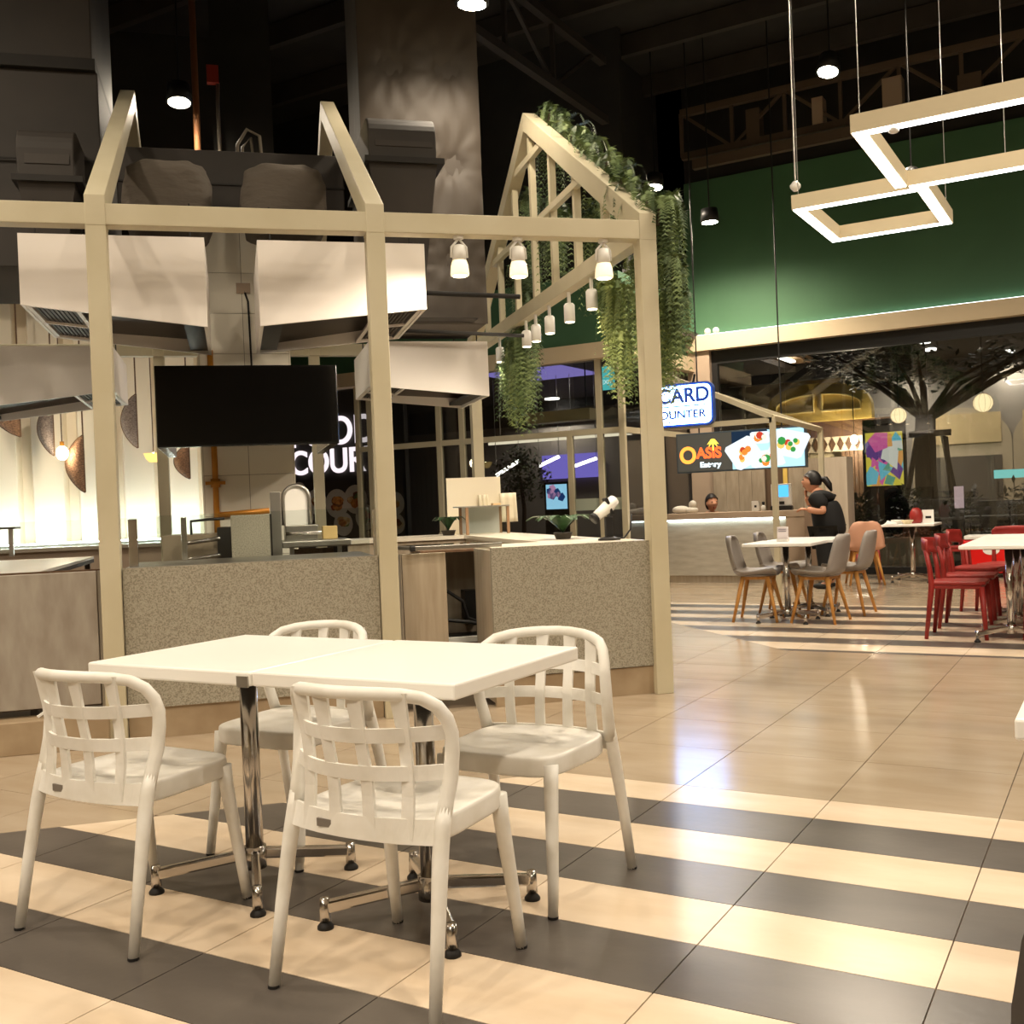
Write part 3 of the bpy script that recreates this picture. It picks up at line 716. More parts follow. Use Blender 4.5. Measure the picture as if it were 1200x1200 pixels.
pan(MB().tube([(u0, 7.934, 2.4), (u0, 7.934, .7)], .022, 10), 'riser', brass, t, smooth=True)
pan(MB().tube([(u0, 7.934, z1), (u1, 7.934, z1+.02)], .022, 10), 'branch', brass, t, smooth=True)
zv = atk(253, 566, v=7.9).z
pan(MB().tube([(u0, 7.92, zv-.03), (u0, 7.92, zv+.03)], .035, 10), 'valve', brass, t, smooth=True)
pan(MB().box(u0-.07, u0+.07, 7.89, 7.91, zv-.012, zv+.012), 'valve_lever', brass, t)
q = atk(285, 338, v=7.95)
t = thing('junction_box', 'small wall socket with a hanging black cable on the pillar', 'socket', (q.x, 7.953, q.z), 'K')
pan(MB().box(q.x-.05, q.x+.05, 7.93, 7.953, q.z-.035, q.z+.035), 'box', taupe_wall, t)
pan(MB().tube([(q.x, 7.94, q.z), (q.x+.03, 7.93, q.z-.1), (q.x+.04, 7.93, 2.0)], .008, 6), 'cable', rubber, t, smooth=True)
# --------------- on the right counter
q = atk(714, 632, v=6.35); s = Vector((q.x, 6.35, .945))
t = thing('barcode_scanner', 'white and black handheld barcode scanner in a tall stand', 'scanner', s, 'K')
pan(MB().lathe([(.072, 0), (.072, .012), (.03, .022)], 20, s), 'stand_base', rubber, t, smooth=True)
pan(MB().beam(s+Vector((0, 0, .015)), s+Vector((.0, 0, .15)), .05, .04), 'stand_neck', rubber, t, bevel=.008)
pan(MB().tube([s+Vector((.05, .02, .255)), s+Vector((.0, .0, .215)), s+Vector((-.06, -.01, .175)), s+Vector((-.095, -.02, .150))], [.036, .042, .034, .03], 14), 'head', white_paint, t, smooth=True)
pan(MB().tube([s+Vector((-.092, -.02, .152)), s+Vector((-.112, -.025, .138))], [.033, .036], 14), 'window', rubber, t, smooth=True)
pan(MB().beam(s+Vector((.02, 0, .16)), s+Vector((-.02, 0, .27)), .075, .02), 'grip_cradle', rubber, t, bevel=.006)
pan(MB().tube([s+Vector((.06, .02, .01)), s+Vector((.12, .05, .008)), s+Vector((.165, .05, .06)), s+Vector((.18, .06, .16))], .006, 6), 'cable', rubber, t, smooth=True)
def pot_plant(label, base, n, L, zt, frame='K'):
    t = thing('potted_plant', label, 'plant', base, frame)
    b = Vector(base)
    pan(MB().lathe([(.05, 0), (.065, .04), (.07, .045), (.06, .04)], 16, b), 'pot', M('pot_dark', rgb(60,52,44), .6), t, smooth=True)
    for i in range(n):
        a = 2*PI*i/n+rnd(-.3, .3); l = L*rnd(.75, 1.1); d = Vector((math.cos(a), math.sin(a), 0)); sd = Vector((-d.y, d.x, 0))
        rows = []
        for s_ in range(6):
            f = s_/5; p = b+Vector((0, 0, .04))+d*l*f*.9+Vector((0, 0, zt*math.sin(f*2.3)))
            w_ = .004+.036*math.sin(PI*min(1, f*.98))**.8*(l/L)
            rows.append([p-sd*w_+Vector((0, 0, .008)), p, p+sd*w_+Vector((0, 0, .008))])
        MB().strip(rows).build('leaf', M('leaf_deep', rgb(44,72,40), .4), t, smooth=True)
    return t
q = atk(660, 632, v=6.95); pot_plant('dark leafy potted plant on the white counter beside the scanner', (q.x, 6.95, .945), 17, .27, .12)
q = atk(533, 625, v=9.25); pot_plant('small leafy potted plant beside the glass food case', (1.83, 9.2, .945), 9, .16, .12)
# glass case
t = thing('food_case', 'small glass food case with a wooden frame on the kiosk counter', 'display case', (2.14, 9.0, .945), 'K')
a, b = atk(547, 600, v=9.0).x, atk(595, 600, v=9.0).x; zt = atk(570, 594, v=9.0).z
wd = M('case_wood', rgb(150,116,84), .5)
for u in (a, b): pan(MB().box(u-.012, u+.012, 8.99, 9.01, .945, zt), 'upright', wd, t)
for u in (a, b): pan(MB().box(u-.012, u+.012, 9.27, 9.29, .945, zt), 'upright', wd, t)
pan(MB().box(a-.06, b+.012, 8.98, 9.30, zt, zt+.012), 'top', steel, t)
pan(MB().box(a+.012, b-.012, 8.998, 9.002, .95, zt), 'pane', pane_glass, t)
pan(MB().box(a+.012, b-.012, 9.27, 9.28, .95, zt), 'back', M('case_back', rgb(202,200,194), .4), t)
pan(MB().box(b-.12, b-.05, 9.04, 9.12, zt+.012, zt+.03), 'napkin_stack', M('napkin_tan', rgb(220,186,140), .7), t)
# white board with hung cloths
a, b = atk(524, 590, v=9.55), atk(618, 590, v=9.55)
z0, z1 = .945, atk(570, 559, v=9.55).z
t = thing('white_board', 'plain white backing board standing on the kiosk counter', 'board', (2.15, 9.55, .945), 'K')
ub = a.x
pan(MB().box(ub, 2.41, 9.55, 9.57, z0, z1), 'panel', M('board_white', rgb(238,228,204), .5), t)
for nm, lab, x0, x1, yt, yb in (('hanging_cloth', 'cream cloth hung over the corner of the white board', 585, 604, 578, 612), ('hanging_cloth', 'small cream cloth hung at the pillar side of the white board', 560, 571, 580, 605)):
    u0, u1 = atk(x0, 590, v=9.54).x, atk(x1, 590, v=9.54).x; za, zb = atk(x0, yt, v=9.54).z, atk(x0, yb, v=9.54).z
    rows = [[(u0+(u1-u0)*j/8+(.01*i/5), 9.535-.012*math.sin(j*1.7)-.01, za+(zb-za)*i/5) for j in range(9)] for i in range(6)]
    solo(MB().strip(rows), nm, M('cloth_cream', rgb(236,226,200), .8), lab, 'cloth', base=((u0+u1)/2, 9.52, zb), frame='K', smooth=True, solid=.008)

# ------------------------------------------------------------------ track spots
def spot_head(x, y, kind, label):
    if kind == 'front':
        q = atk(x, y, v=6.06)
        t = thing('spot_lamp', label, 'lamp', (q.x, 6.06, 2.785), 'K', 'glass spot lamps under the front beam'); c = Vector((q.x, 6.06, 0))
        pan(MB().lathe([(.03, 2.768), (.03, 2.786)], 16, c), 'ceiling_plate', white_paint, t)
        pan(MB().tube([c+Vector((0, 0, 2.77)), c+Vector((-.045, 0, 2.72)), c+Vector((-.048, 0, 2.66))], .007, 8), 'yoke', white_paint, t, smooth=True)
        pan(MB().tube([c+Vector((0, 0, 2.77)), c+Vector((.045, 0, 2.72)), c+Vector((.048, 0, 2.66))], .007, 8), 'yoke', white_paint, t, smooth=True)
        pan(MB().lathe([(.018, 2.735), (.038, 2.725), (.042, 2.64)], 16, c), 'housing', white_paint, t, smooth=True)
        pan(MB().lathe([(.043, 2.64), (.052, 2.61), (.056, 2.565), (.054, 2.553), (.035, 2.553)], 18, c), 'glass_shade', M('shade_glow', rgb(250,240,220), .2, emit=(1, .80, .50), strength=.9), t, smooth=True)
        pan(MB().lathe([(.006, 2.553), (.042, 2.552), (.042, 2.549), (.006, 2.548)], 16, c), 'lamp_face', spot_face, t)
        lamp('SPOT', 'spot_light', K(q.x, 6.06, 2.53), 65, WARM, .04, K(q.x-.9, 8.0, .6), 130, .8)
    else:
        q = atk(x, y, u=2.51)
        t = thing('spot_lamp', label, 'lamp', (2.51, q.y, 2.785), 'K', 'white spot lamps along the gable side beam'); c = Vector((2.51, q.y, 0))
        pan(MB().lathe([(.014, 2.69), (.014, 2.786)], 10, c), 'stem', white_paint, t)
        pan(MB().lathe([(.03, 2.70), (.042, 2.685), (.042, 2.56), (.03, 2.56)], 14, c), 'housing', white_paint, t, smooth=True)
        pan(MB().lathe([(.004, 2.559), (.034, 2.558), (.034, 2.556), (.004, 2.555)], 14, c), 'lamp_face', spot_face, t)
        if x in (693, 586): lamp('SPOT', 'spot_light', K(2.51, q.y, 2.53), 60, WARM, .04, K(2.60, q.y, 0), 75, .7)
        else: lamp('SPOT', 'spot_light', K(2.51, q.y, 2.53), 24, WARM, .04, K(.6, 8.3, .9), 120, .8)
ordn = ['first', 'second', 'third', 'fourth', 'fifth', 'sixth']
for i, (x, y) in enumerate([(538, 297), (607, 298), (707, 298)]):
    spot_head(x, y, 'front', 'clear glass spot lamp under the front beam, %s from the gable corner' % ['third', 'second', 'first'][i])
for i, (x, y) in enumerate([(693, 338), (667, 358), (644, 375), (628, 386), (617, 394), (586, 414)]):
    spot_head(x, y, 'side', 'white cylinder spot lamp on the gable side beam, %s from the front corner' % ordn[i])

# ------------------------------------------------------------------ hanging greenery on the gable side
def frond_clump(mb, base, n, L, w_, spread, droop=1.0, mi=None):
    b = Vector(base)
    for i in range(n):
        if mi is not None: mb.cur = random.choice(mi)
        a = rnd(0, 2*PI); l = L*rnd(.45, 1.0); sp = spread*rnd(.3, 1)
        d = Vector((math.cos(a), math.sin(a), 0)); s_ = Vector((-d.y, d.x, 0))
        o = b+Vector((rnd(-.06, .06), rnd(-.09, .09), rnd(-.05, .05)))
        pts = [o+d*sp*math.sqrt(f)+Vector((0, 0, .05*math.sin(PI*f)-l*f*f*droop)) for f in (0, .25, .5, .75, 1)]
        for k in range(len(pts)-1):
            for m_ in range(5):
                p = pts[k].lerp(pts[k+1], m_/5); e = (pts[k+1]-pts[k]).normalized()
                for sg in (-1, 1):
                    tip = p+(s_*sg*.75+e*.6)*w_*rnd(.7, 1.2)*(1-.12*k)
                    mb._add([p-e*.003, p+e*.009, tip], [(0, 1, 2)])
def plant(name, label, clumps, mats, base):
    t = thing(name, label, 'plant', base, 'K', 'greenery hung on the gable side')
    mb = MB()
    for c in clumps: frond_clump(mb, *c[:-1], mi=c[-1])
    mb.build('foliage', mats, t)
    for c in clumps: MB().tube([c[0], (c[0][0]-.02, c[0][1], c[0][2]-.10)], .012, 5).build('stem', bark, t)
PM = [leaf_green, leaf_lime, leaf_dark]
cl = []
for i in range(13):
    f = i/12; v = 8.35-(8.35-6.05)*f; z = 4.42-(4.42-2.98)*f
    cl.append(((2.62+rnd(-.03, .05), v, z), 20, .36, .05, .18, .8, (0, 0, 2)))
plant('trailing_fern', 'bushy green fern running along the gable rafter', cl, PM, (2.62, 7.2, 3.5))
cl = []
for i in range(12):
    v = rnd(7.0, 9.6); z = rnd(3.2, 4.3) if abs(v-8.4) < .7 else rnd(3.0, 3.5)
    z = min(z, 4.25-abs(v-8.47)*.59)
    cl.append(((2.68, v, z), 36, .75, .06, .14, 1, (0, 2, 2)))
plant('trailing_fern', 'dark green fern curtain filling the gable behind the battens', cl, PM, (2.66, 8.3, 3.2))
cl = [((2.66+rnd(-.02, .06), v, z), 60, l, .055, .10, 1, mi) for v, z, l, mi in [(6.35, 2.7, .85, (0, 0, 2)), (6.5, 2.75, .8, (0, 0, 1)), (6.25, 2.4, .8, (0, 1)), (6.6, 2.5, .7, (0, 2)), (6.4, 2.3, .45, (0, 1))]]
plant('trailing_fern', 'thick green fern hanging inside the gable corner post', cl, PM, (2.6, 6.4, 2.7))
cl = [((2.70, v, z), 48, l, .055, .085, 1, (0, 0, 2)) for v, z, l in [(6.10, 2.95, .6), (6.06, 2.65, .6), (6.10, 2.45, .5), (6.14, 3.05, .5)]]
plant('trailing_fern', 'long green fern hanging on the outer side of the gable corner post', cl, PM, (2.7, 6.0, 2.9))
cl = [((2.64, v, z), 60, l, .05, .09, 1, (1, 1, 0)) for v, z, l in [(6.85, 2.62, .7), (6.95, 2.5, .62), (6.80, 2.3, .5), (7.0, 2.7, .4)]]
plant('trailing_vine', 'pale green vine under a spot lamp on the gable side beam', cl, PM, (2.6, 6.9, 2.7))
cl = [((2.60, v, z), 60, l, .07, .16, 1, (0, 2, 0)) for v, z, l in [(9.15, 2.75, .75), (9.5, 2.7, .75), (9.3, 2.5, .7), (9.75, 2.55, .6)]]
cl += [((2.58, 9.45, 2.6), 60, .8, .06, .07, 1, (1, 1, 0))]
plant('trailing_fern', 'shaggy fern hanging near the white hood at the rear of the side beam', cl, PM, (2.6, 9.4, 2.7))
# ------------------------------------------------------------------ extractor hoods
def hood(label, fl, fr, v0, depth, tall_right, frame_side):
    # fl / fr : (x, y_top, y_bottom) of the front face's two edges, read at v0
    a, b = atk(fl[0], fl[1], v=v0), atk(fr[0], fr[1], v=v0)
    zt = (a.z+b.z)/2; zl = atk(fl[0], fl[2], v=v0).z; zr_ = atk(fr[0], fr[2], v=v0).z
    u0, u1 = a.x, b.x; v1 = v0+depth; T = .02
    t = thing('extractor_hood', label, 'hood', ((u0+u1)/2, v0+depth/2, min(zl, zr_)), 'K', 'white extractor hoods over the kiosk kitchen')
    zz = lambda u: zl+(zr_-zl)*(u-u0)/(u1-u0)
    def wall(ua, ub, va, vb, nm, mt=hood_white):
        MB().hexa([(ua,va,zz(ua)),(ub,va,zz(ub)),(ub,vb,zz(ub)),(ua,vb,zz(ua))], [(ua,va,zt),(ub,va,zt),(ub,vb,zt),(ua,vb,zt)]).build(nm, mt, t)
    wall(u0, u1, v0, v0+T, 'front_panel'); wall(u0, u1, v1-T, v1, 'back_panel')
    wall(u0, u0+T, v0+T, v1-T, 'side_panel'); wall(u1-T, u1, v0+T, v1-T, 'side_panel')
    MB().box(u0+T, u1-T, v0+T, v1-T, zt-.02, zt-.004).build('top_panel', hood_dark, t)
    # sloping inner baffle and dark trough
    k = .10
    bl, br = u0+T, u1-T
    MB()._add([(bl, v0+T, zz(bl)+.12), (br, v0+T, zz(br)+.16), (br, v1-T, zz(br)+.10), (bl, v1-T, zz(bl)+.06)], [(0,1,2,3)]).build('inner_baffle', hood_dark, t, solid=.006)
    us = br if tall_right else bl
    ue = us-.12 if tall_right else us+.12
    MB().box(min(us, ue), max(us, ue), v0+T, v1-T, zz((us+ue)/2)+.02, zz((us+ue)/2)+.05).build('grease_trough', black_metal, t)
    # slotted frame at the shallow end
    fs, fe = (bl, bl+.30) if tall_right else (br-.30, br)
    for uu in (fs, fs+.27, (fs+fe)/2+.13):
        MB().box(min(uu, fe-.03), min(uu, fe-.03)+.025, v0+T, v1-T, zz(uu)+.004, zz(uu)+.02).build('filter_rail', hood_white, t)
    for vv in (v0+T, (v0+v1)/2, v1-T-.025):
        MB().hexa([(fs,vv,zz(fs)+.002),(fe,vv,zz(fe)+.002),(fe,vv+.02,zz(fe)+.002),(fs,vv+.02,zz(fs)+.002)], [(fs,vv,zz(fs)+.018),(fe,vv,zz(fe)+.018),(fe,vv+.02,zz(fe)+.018),(fs,vv+.02,zz(fs)+.018)]).build('filter_rail', hood_white, t)
    for k in range(9):
        uu = fs+.03+k*.026
        MB().hexa([(uu,v0+T,zz(uu)+.02),(uu+.016,v0+T,zz(uu)+.02),(uu+.016,v1-T,zz(uu)+.02),(uu,v1-T,zz(uu)+.02)], [(uu,v0+T,zz(uu)+.03),(uu+.016,v0+T,zz(uu)+.03),(uu+.016,v1-T,zz(uu)+.03),(uu,v1-T,zz(uu)+.03)]).build('filter_slat', hood_dark, t)
    for uu in (u0+.08, u1-.08):
        for vv in (v0+.08, v1-.08):
            MB().tube([(uu, vv, zt-.01), (uu, vv, zt+.22)], .006, 6).build('hanger_rod', dark_paint, t)
    return (u0, u1, v0, v1, zt)
H1 = hood('near white hood over the stone counter side of the black screen', (20, 271, 357), (239, 280, 383), 6.5, 1.15, True, 0)
H2 = hood('near white hood over the plant side of the black screen', (301, 281, 382), (497, 286, 362), 6.5, 1.15, False, 1)
H3 = hood('rear white hood in front of the pleated wall', (-60, 405, 482), (132, 406, 458), 9.2, 1.15, False, 1)
H4 = hood('rear white hood beside the hanging ferns', (432, 401, 452), (571, 399, 464), 9.2, 1.15, True, 0)
# ------------------------------------------------------------------ ducts above the kiosk
def ductbox(mb, x0, y0, x1, y1, v, depth):
    a, b = atk(x0, y0, v=v), atk(x1, y1, v=v)
    mb.box(min(a.x, b.x), max(a.x, b.x), v, v+depth, min(a.z, b.z), max(a.z, b.z)); return a, b
t = thing('air_duct', 'large stepped dark air duct above the stone counter', 'duct', (-1.4, 8.3, 3.3), 'K')
a = atk(108, 75, v=8.0)
MB().box(-2.2, a.x, 8.0, 9.4, a.z+.03, 7.0).build('upper_trunk', duct_dark, t, bevel=.01)
MB().box(-2.2, a.x+.02, 7.98, 9.42, a.z-.05, a.z+.03).build('flange', dark_paint, t)
MB().box(-2.2, a.x+.03, 8.02, 9.38, 3.0, a.z-.05).build('lower_trunk', duct_dark, t, bevel=.01)
for z in (3.75, 5.1): MB().box(-2.18, a.x-.01, 7.99, 8.0, z, z+.012).build('seam', dark_paint, t)
def cowl(label, x0, x1, yt, ym, yb, v, dv):
    a, b, c = atk(x0, yt, v=v), atk(x1, ym, v=v), atk((x0+x1)/2, yb, v=v)
    u0, u1 = a.x, b.x; zt, zm, zb = a.z, b.z, c.z
    t = thing('duct_cowl', label, 'duct', ((u0+u1)/2, v+.2, zb), 'K')
    prof = [(v, zm+.02)]+[(v+.16-.16*math.cos(PI/2*i/6), zt-.16+.16*math.sin(PI/2*i/6)) for i in range(7)]+[(v+dv, zt), (v+dv, zm+.02)]
    MB().extrude([(u0, p, q) for p, q in prof], (u1-u0, 0, 0)).build('rounded_body', duct_dark, t, bevel=.01)
    MB().box(u0+.05, u1-.03, v-.006, v, zm+.10, zt-.2).build('access_panel', M('duct_panel', rgb(58,52,47), .6), t)
    MB().box(u0-.03, u1+.05, v-.03, v+dv+.02, zm-.02, zm+.02).build('flange', dark_paint, t)
    MB().hexa([(u0+.10, v+.1, 2.84), (u1-.10, v+.1, 2.84), (u1-.10, v+.45, 2.84), (u0+.10, v+.45, 2.84)], [(u0, v, zm-.02), (u1, v, zm-.02), (u1, v+dv, zm-.02), (u0, v+dv, zm-.02)]).build('tapered_throat', duct_dark, t)
cowl('dark rounded duct cowl over the near hood on the stone counter side', 17, 88, 143, 211, 240, 7.45, .55)
cowl('dark rounded duct cowl in front of the quilted vertical duct', 430, 512, 130, 190, 240, 7.45, 1.12)
def bag(label, x0, x1, yt, yb, v):
    a, b = atk(x0, yt, v=v), atk(x1, yb, v=v); c = Vector(((a.x+b.x)/2, v+.3, (a.z+b.z)/2-.05))
    hw, hz = (b.x-a.x)/2, (a.z-b.z)/2+.12
    mb = MB(); n, m = 40, 20; vs = []
    for i in range(m+1):
        p = PI*i/m
        for j in range(n):
            q = 2*PI*j/n
            f = lambda s_: (abs(s_)**.55)*(1 if s_ > 0 else -1)
            wob = 1+.02*math.sin(5*q+7*p)+.018*math.sin(11*p-3*q)
            vs.append((c.x+hw*f(math.sin(p))*f(math.cos(q))*wob, c.y+.3*f(math.sin(p))*f(math.sin(q))*wob, c.z-hz*f(math.cos(p))*wob))
    mb._add(vs, [(i*n+j, i*n+(j+1) % n, (i+1)*n+(j+1) % n, (i+1)*n+j) for i in range(m) for j in range(n)])
    t = thing('wrapped_fan', label, 'fan', (c.x, c.y, c.z-hz), 'K', 'cloth-wrapped fans over the near hoods')
    mb.build('cloth_wrap', fabric_dark, t, smooth=True)
    MB().tube([(c.x+hw*.9, c.y-.15, c.z-hz*.55), (c.x+hw*1.15, c.y-.18, c.z-hz*.6), (c.x+hw*1.3, c.y-.2, c.z-hz*.7)], [.05, .035, .02], 8).build('tied_end', fabric_dark, t, smooth=True)
    MB().box(c.x-.12, c.x+.12, c.y-.1, c.y+.1, 2.84, c.z).build('spigot', dark_paint, t)
bag('dark cloth-wrapped fan above the near hood by the stone counter', 138, 249, 189, 246, 7.3)
bag('dark cloth-wrapped fan above the near hood by the ferns', 281, 387, 194, 246, 7.3)
t = thing('air_duct', 'long flat dark duct behind the cloth-wrapped fans', 'duct', (.1, 8.2, 3.3), 'K')
MB().box(-.72, .90, 8.0, 8.5, 3.40, 3.875).build('trunk', duct_dark, t, bevel=.01)
MB().box(-.72, .90, 7.99, 8.0, 3.62, 3.632).build('seam', dark_paint, t)
t = thing('quilted_duct', 'tall quilted insulated vertical duct rising from the kiosk', 'duct', (1.6, 8.9, 3.0), 'K')
qm = MB(); N_, M_ = 33, 72
u0, u1, z0, z1 = 1.12, 2.12, 2.72, 6.3
def quilt(f, g):
    z = z0+(z1-z0)*g; s = 0
    for cz in (3.25, 4.05, 4.85, 5.65):
        for cu in (.27, .73):
            d = math.hypot((f-cu)*1.0, (z-cz)*1.0)
            s -= .10*math.exp(-d/.13)
            s += .022*math.sin(11*math.atan2(z-cz, f-cu))*math.exp(-d/.26)*min(1, d/.08)
    return s
qm.strip([[(u0+(u1-u0)*i/(N_-1), 8.60-quilt(i/(N_-1), k/(M_-1))-(.05*math.sin(PI*i/(N_-1))**.5), z0+(z1-z0)*k/(M_-1)) for i in range(N_)] for k in range(M_)])
qm.build('quilted_face', foil_dark, t, smooth=True)
MB().box(u0, u1, 8.62, 9.4, z0, z1).build('trunk', foil_dark, t, bevel=.02)
a, b = atk(495, 340, v=8.4), atk(612, 395, v=8.4)
t = thing('air_duct', 'horizontal dark duct stub below the quilted duct', 'duct', (1.9, 8.5, 2.5), 'K')
MB().box(a.x-.15, atk(560, 350, v=8.4).x, 8.4, 8.9, atk(500, 372, v=8.4).z, 2.73).build('trunk', duct_dark, t, bevel=.01)
MB().tube([(a.x-.2, 8.35, 2.93), (b.x-.02, 8.35, 2.90)], .02, 8).build('conduit', dark_paint, t, smooth=True)
MB().tube([(a.x-.2, 8.35, 2.62), (b.x, 8.35, 2.58)], .015, 8).build('conduit', dark_paint, t, smooth=True)
# building column and pipes behind
q0, q1 = atk(246, 60, v=11.5), atk(316, 60, v=11.5)
struct(MB().box(q0.x, q1.x, 11.5, 12.2, 2.95, CZ), 'wall_column', dark_paint, base=(q0.x, 11.5, 0), frame='K')
q = atk(227, 60, v=11.3)
solo(MB().tube([(q.x, 11.3, 2.9), (q.x, 11.3, CZ)], .035, 10), 'copper_pipe', M('copper_rust', rgb(132,84,48), .6), 'rust brown vertical pipe beside the dark building column', 'pipe', base=(q.x, 11.3, 2.9), frame='K', smooth=True)
q = atk(249, 86, v=11.4)
t = thing('alarm_box', 'small red alarm box with a grey conduit on the dark column', 'alarm', (q.x, 11.45, q.z-.1), 'K')
MB().box(q.x-.06, q.x+.06, 11.40, 11.48, q.z-.09, q.z+.09).build('box', M('alarm_red', rgb(170,60,44), .5), t)
MB().tube([(q.x+.05, 11.45, q.z-.08), (q.x+.04, 11.45, q.z-.3), (q.x+.05, 11.45, 2.9)], .02, 8).build('conduit', M('conduit_grey', rgb(120,110,98), .5), t, smooth=True)
t = thing('cable_loop', 'loop of pale cable above the flat dark duct', 'cable', (.2, 9.0, 3.8), 'K')
q = atk(290, 170, v=9.0)
MB().tube([(q.x-.10, 9.0, 3.85), (q.x-.08, 9.0, q.z), (q.x, 9.0, q.z+.13), (q.x+.10, 9.0, q.z+.08), (q.x+.13, 9.0, 3.85)], .014, 8).build('loop', M('cable_pale', rgb(130,120,104), .5), t, smooth=True)
MB().tube([(q.x-.05, 9.05, 3.85), (q.x-.04, 9.05, q.z), (q.x+.03, 9.05, q.z+.08), (q.x+.07, 9.05, 3.85)], .012, 8).build('loop', MATS['cable_pale'], t, smooth=True)

# ------------------------------------------------------------------ roof steel
for i in range(13):
    y = -3.0+1.5*i
    solo(MB().box(-18, 12, y-.05, y+.05, 7.30, 7.58), 'roof_purlin', duct_dark, 'dark steel roof purlin running parallel to the striped floor', 'beam', base=(-3, y, 7.3), group='parallel dark roof purlins')
def truss(label, axis, pos, z0, z1, a, b, step, mat, base):
    t = thing('roof_truss', label, 'truss', base)
    P_ = (lambda s, z: (pos, s, z)) if axis == 'Y' else (lambda s, z: (s, pos, z))
    MB().beam(P_(a, z0), P_(b, z0), .10, .10).build('bottom_chord', mat, t)
    MB().beam(P_(a, z1), P_(b, z1), .10, .10).build('top_chord', mat, t)
    s = a; k = 0
    while s+step <= b+.01:
        MB().beam(P_(s, z0), P_(s, z1), .05, .05).build('web_post', mat, t)
        MB().beam(P_(s, z0 if k % 2 else z1), P_(s+step, z1 if k % 2 else z0), .045, .045).build('web_brace', mat, t)
        s += step; k += 1
truss('dark roof truss crossing above the gable', 'Y', -5.8, 6.22, 7.0, 1.0, 12.8, 1.15, M('truss_dark', rgb(48,44,41), .6), (-5.8, 7, 6.2))
truss('brown lattice truss running along the top of the green wall', 'X', 15.1, 6.30, 6.95, -5.6, 9.9, .78, M('truss_brown', rgb(88,74,60), .7), (2, 15.1, 6.2))
truss('dark roof truss near the linear lights', 'Y', 2.2, 6.22, 7.0, 1.0, 14.9, 1.15, MATS['truss_dark'], (2.2, 7, 6.2))
solo(MB().beam((-5.4, 15.0, 6.12), (10, 15.0, 6.12), .10, .14), 'sprinkler_pipe', M('truss_brown'), 'brown service pipe under the lattice truss', 'pipe', base=(2, 15.0, 6.1))
# boxes and rags of plant stowed behind the lattice
for i in range(8):
    x = -4.6+i*.95; w_ = rnd(.12, .3)
    solo(MB().box(x, x+w_, 15.06, 15.28, 6.35, 6.55+rnd(0, .3)), 'junction_box', taupe_wall if i % 3 else M('truss_brown'), 'service box stowed behind the lattice truss', 'box', base=(x, 15.3, 6.4), group='service boxes behind the lattice truss')

# ------------------------------------------------------------------ ceiling spotlights
def ceil_spot(name, label, p, energy, target, off='', angle=160, col=WARM, hot=True, zt=CZ, group='ceiling spotlights', r=.13):
    t = thing(name, label, 'lamp', p, group=group)
    p = Vector(p)
    d = (Vector(target)-p).normalized()
    MB().tube([p-d*.02, p-d*.20], [r, r*.85], 16).build('can', black_metal, t, smooth=True)
    MB().tube([p-d*.018, p-d*.012], r*.82, 16).build('lamp_face'+off, bulb, t)
    MB().tube([p-d*.2+Vector((0, 0, -.02)), (p.x-d.x*.2, p.y-d.y*.2, zt)], .010, 6).build('cord', black_metal, t)
    lamp('SPOT', 'ceiling_light'+off, p+d*.03, energy, col, .09, target, angle, .7)
V_ = Vector
S = at(553, 8, v=7.7); ceil_spot('ceiling_spot', 'bright ceiling spotlight over the quilted duct', S, 150, (S.x-.35, S.y+.15, 0), angle=165)
S = at(970, 86, z=5.7); ceil_spot('ceiling_spot', 'bright ceiling spotlight hung above the linear light', S, 620, (S.x-.4, S.y-1.5, 0))
S = at(210, 122, v=11.0); ceil_spot('ceiling_spot', 'bright ceiling spotlight beside the rust brown pipe', S, 130, (S.x+.5, S.y-.6, 0))
S = at(767, 221, Y=13.6); ceil_spot('ceiling_spot', 'bright ceiling spotlight beside the gable ferns', S, 450, (S.x, S.y-.8, 0))
S = at(832, 262, Y=14.0); ceil_spot('ceiling_spot', 'small pendant spotlight in front of the green wall', S, 420, (S.x+.1, S.y+.1, 0))
k = 0
for x, y, e, a in [(-2.4, -.4, 270, 100), (-.2, 2.4, 170, 100), (-5.0, 1.8, 220, 100), (-1.4, -3.4, 520, 100), (-4.4, -3.0, 460, 100), (1.6, -2.6, 460, 100), (-7.6, -2.2, 360, 100), (1.4, 1.2, 400, 110), (1.6, 5.0, 420, 110), (-.6, 6.6, 380, 110), (-6.6, 1.2, 420, 110), (-9.5, 4.5, 420, 110), (-1.5, 10.4, 420, 110), (2.2, 9.5, 380, 110), (5, 4, 300, 110), (5, 11, 300, 110)]:
    ceil_spot('ceiling_spot_offscreen', 'ceiling spotlight in the grid high above the dining floor', (x, y, 6.0), e, (x, y, 0), '_offscreen', angle=165, group='ceiling spotlight grid'); k += 1

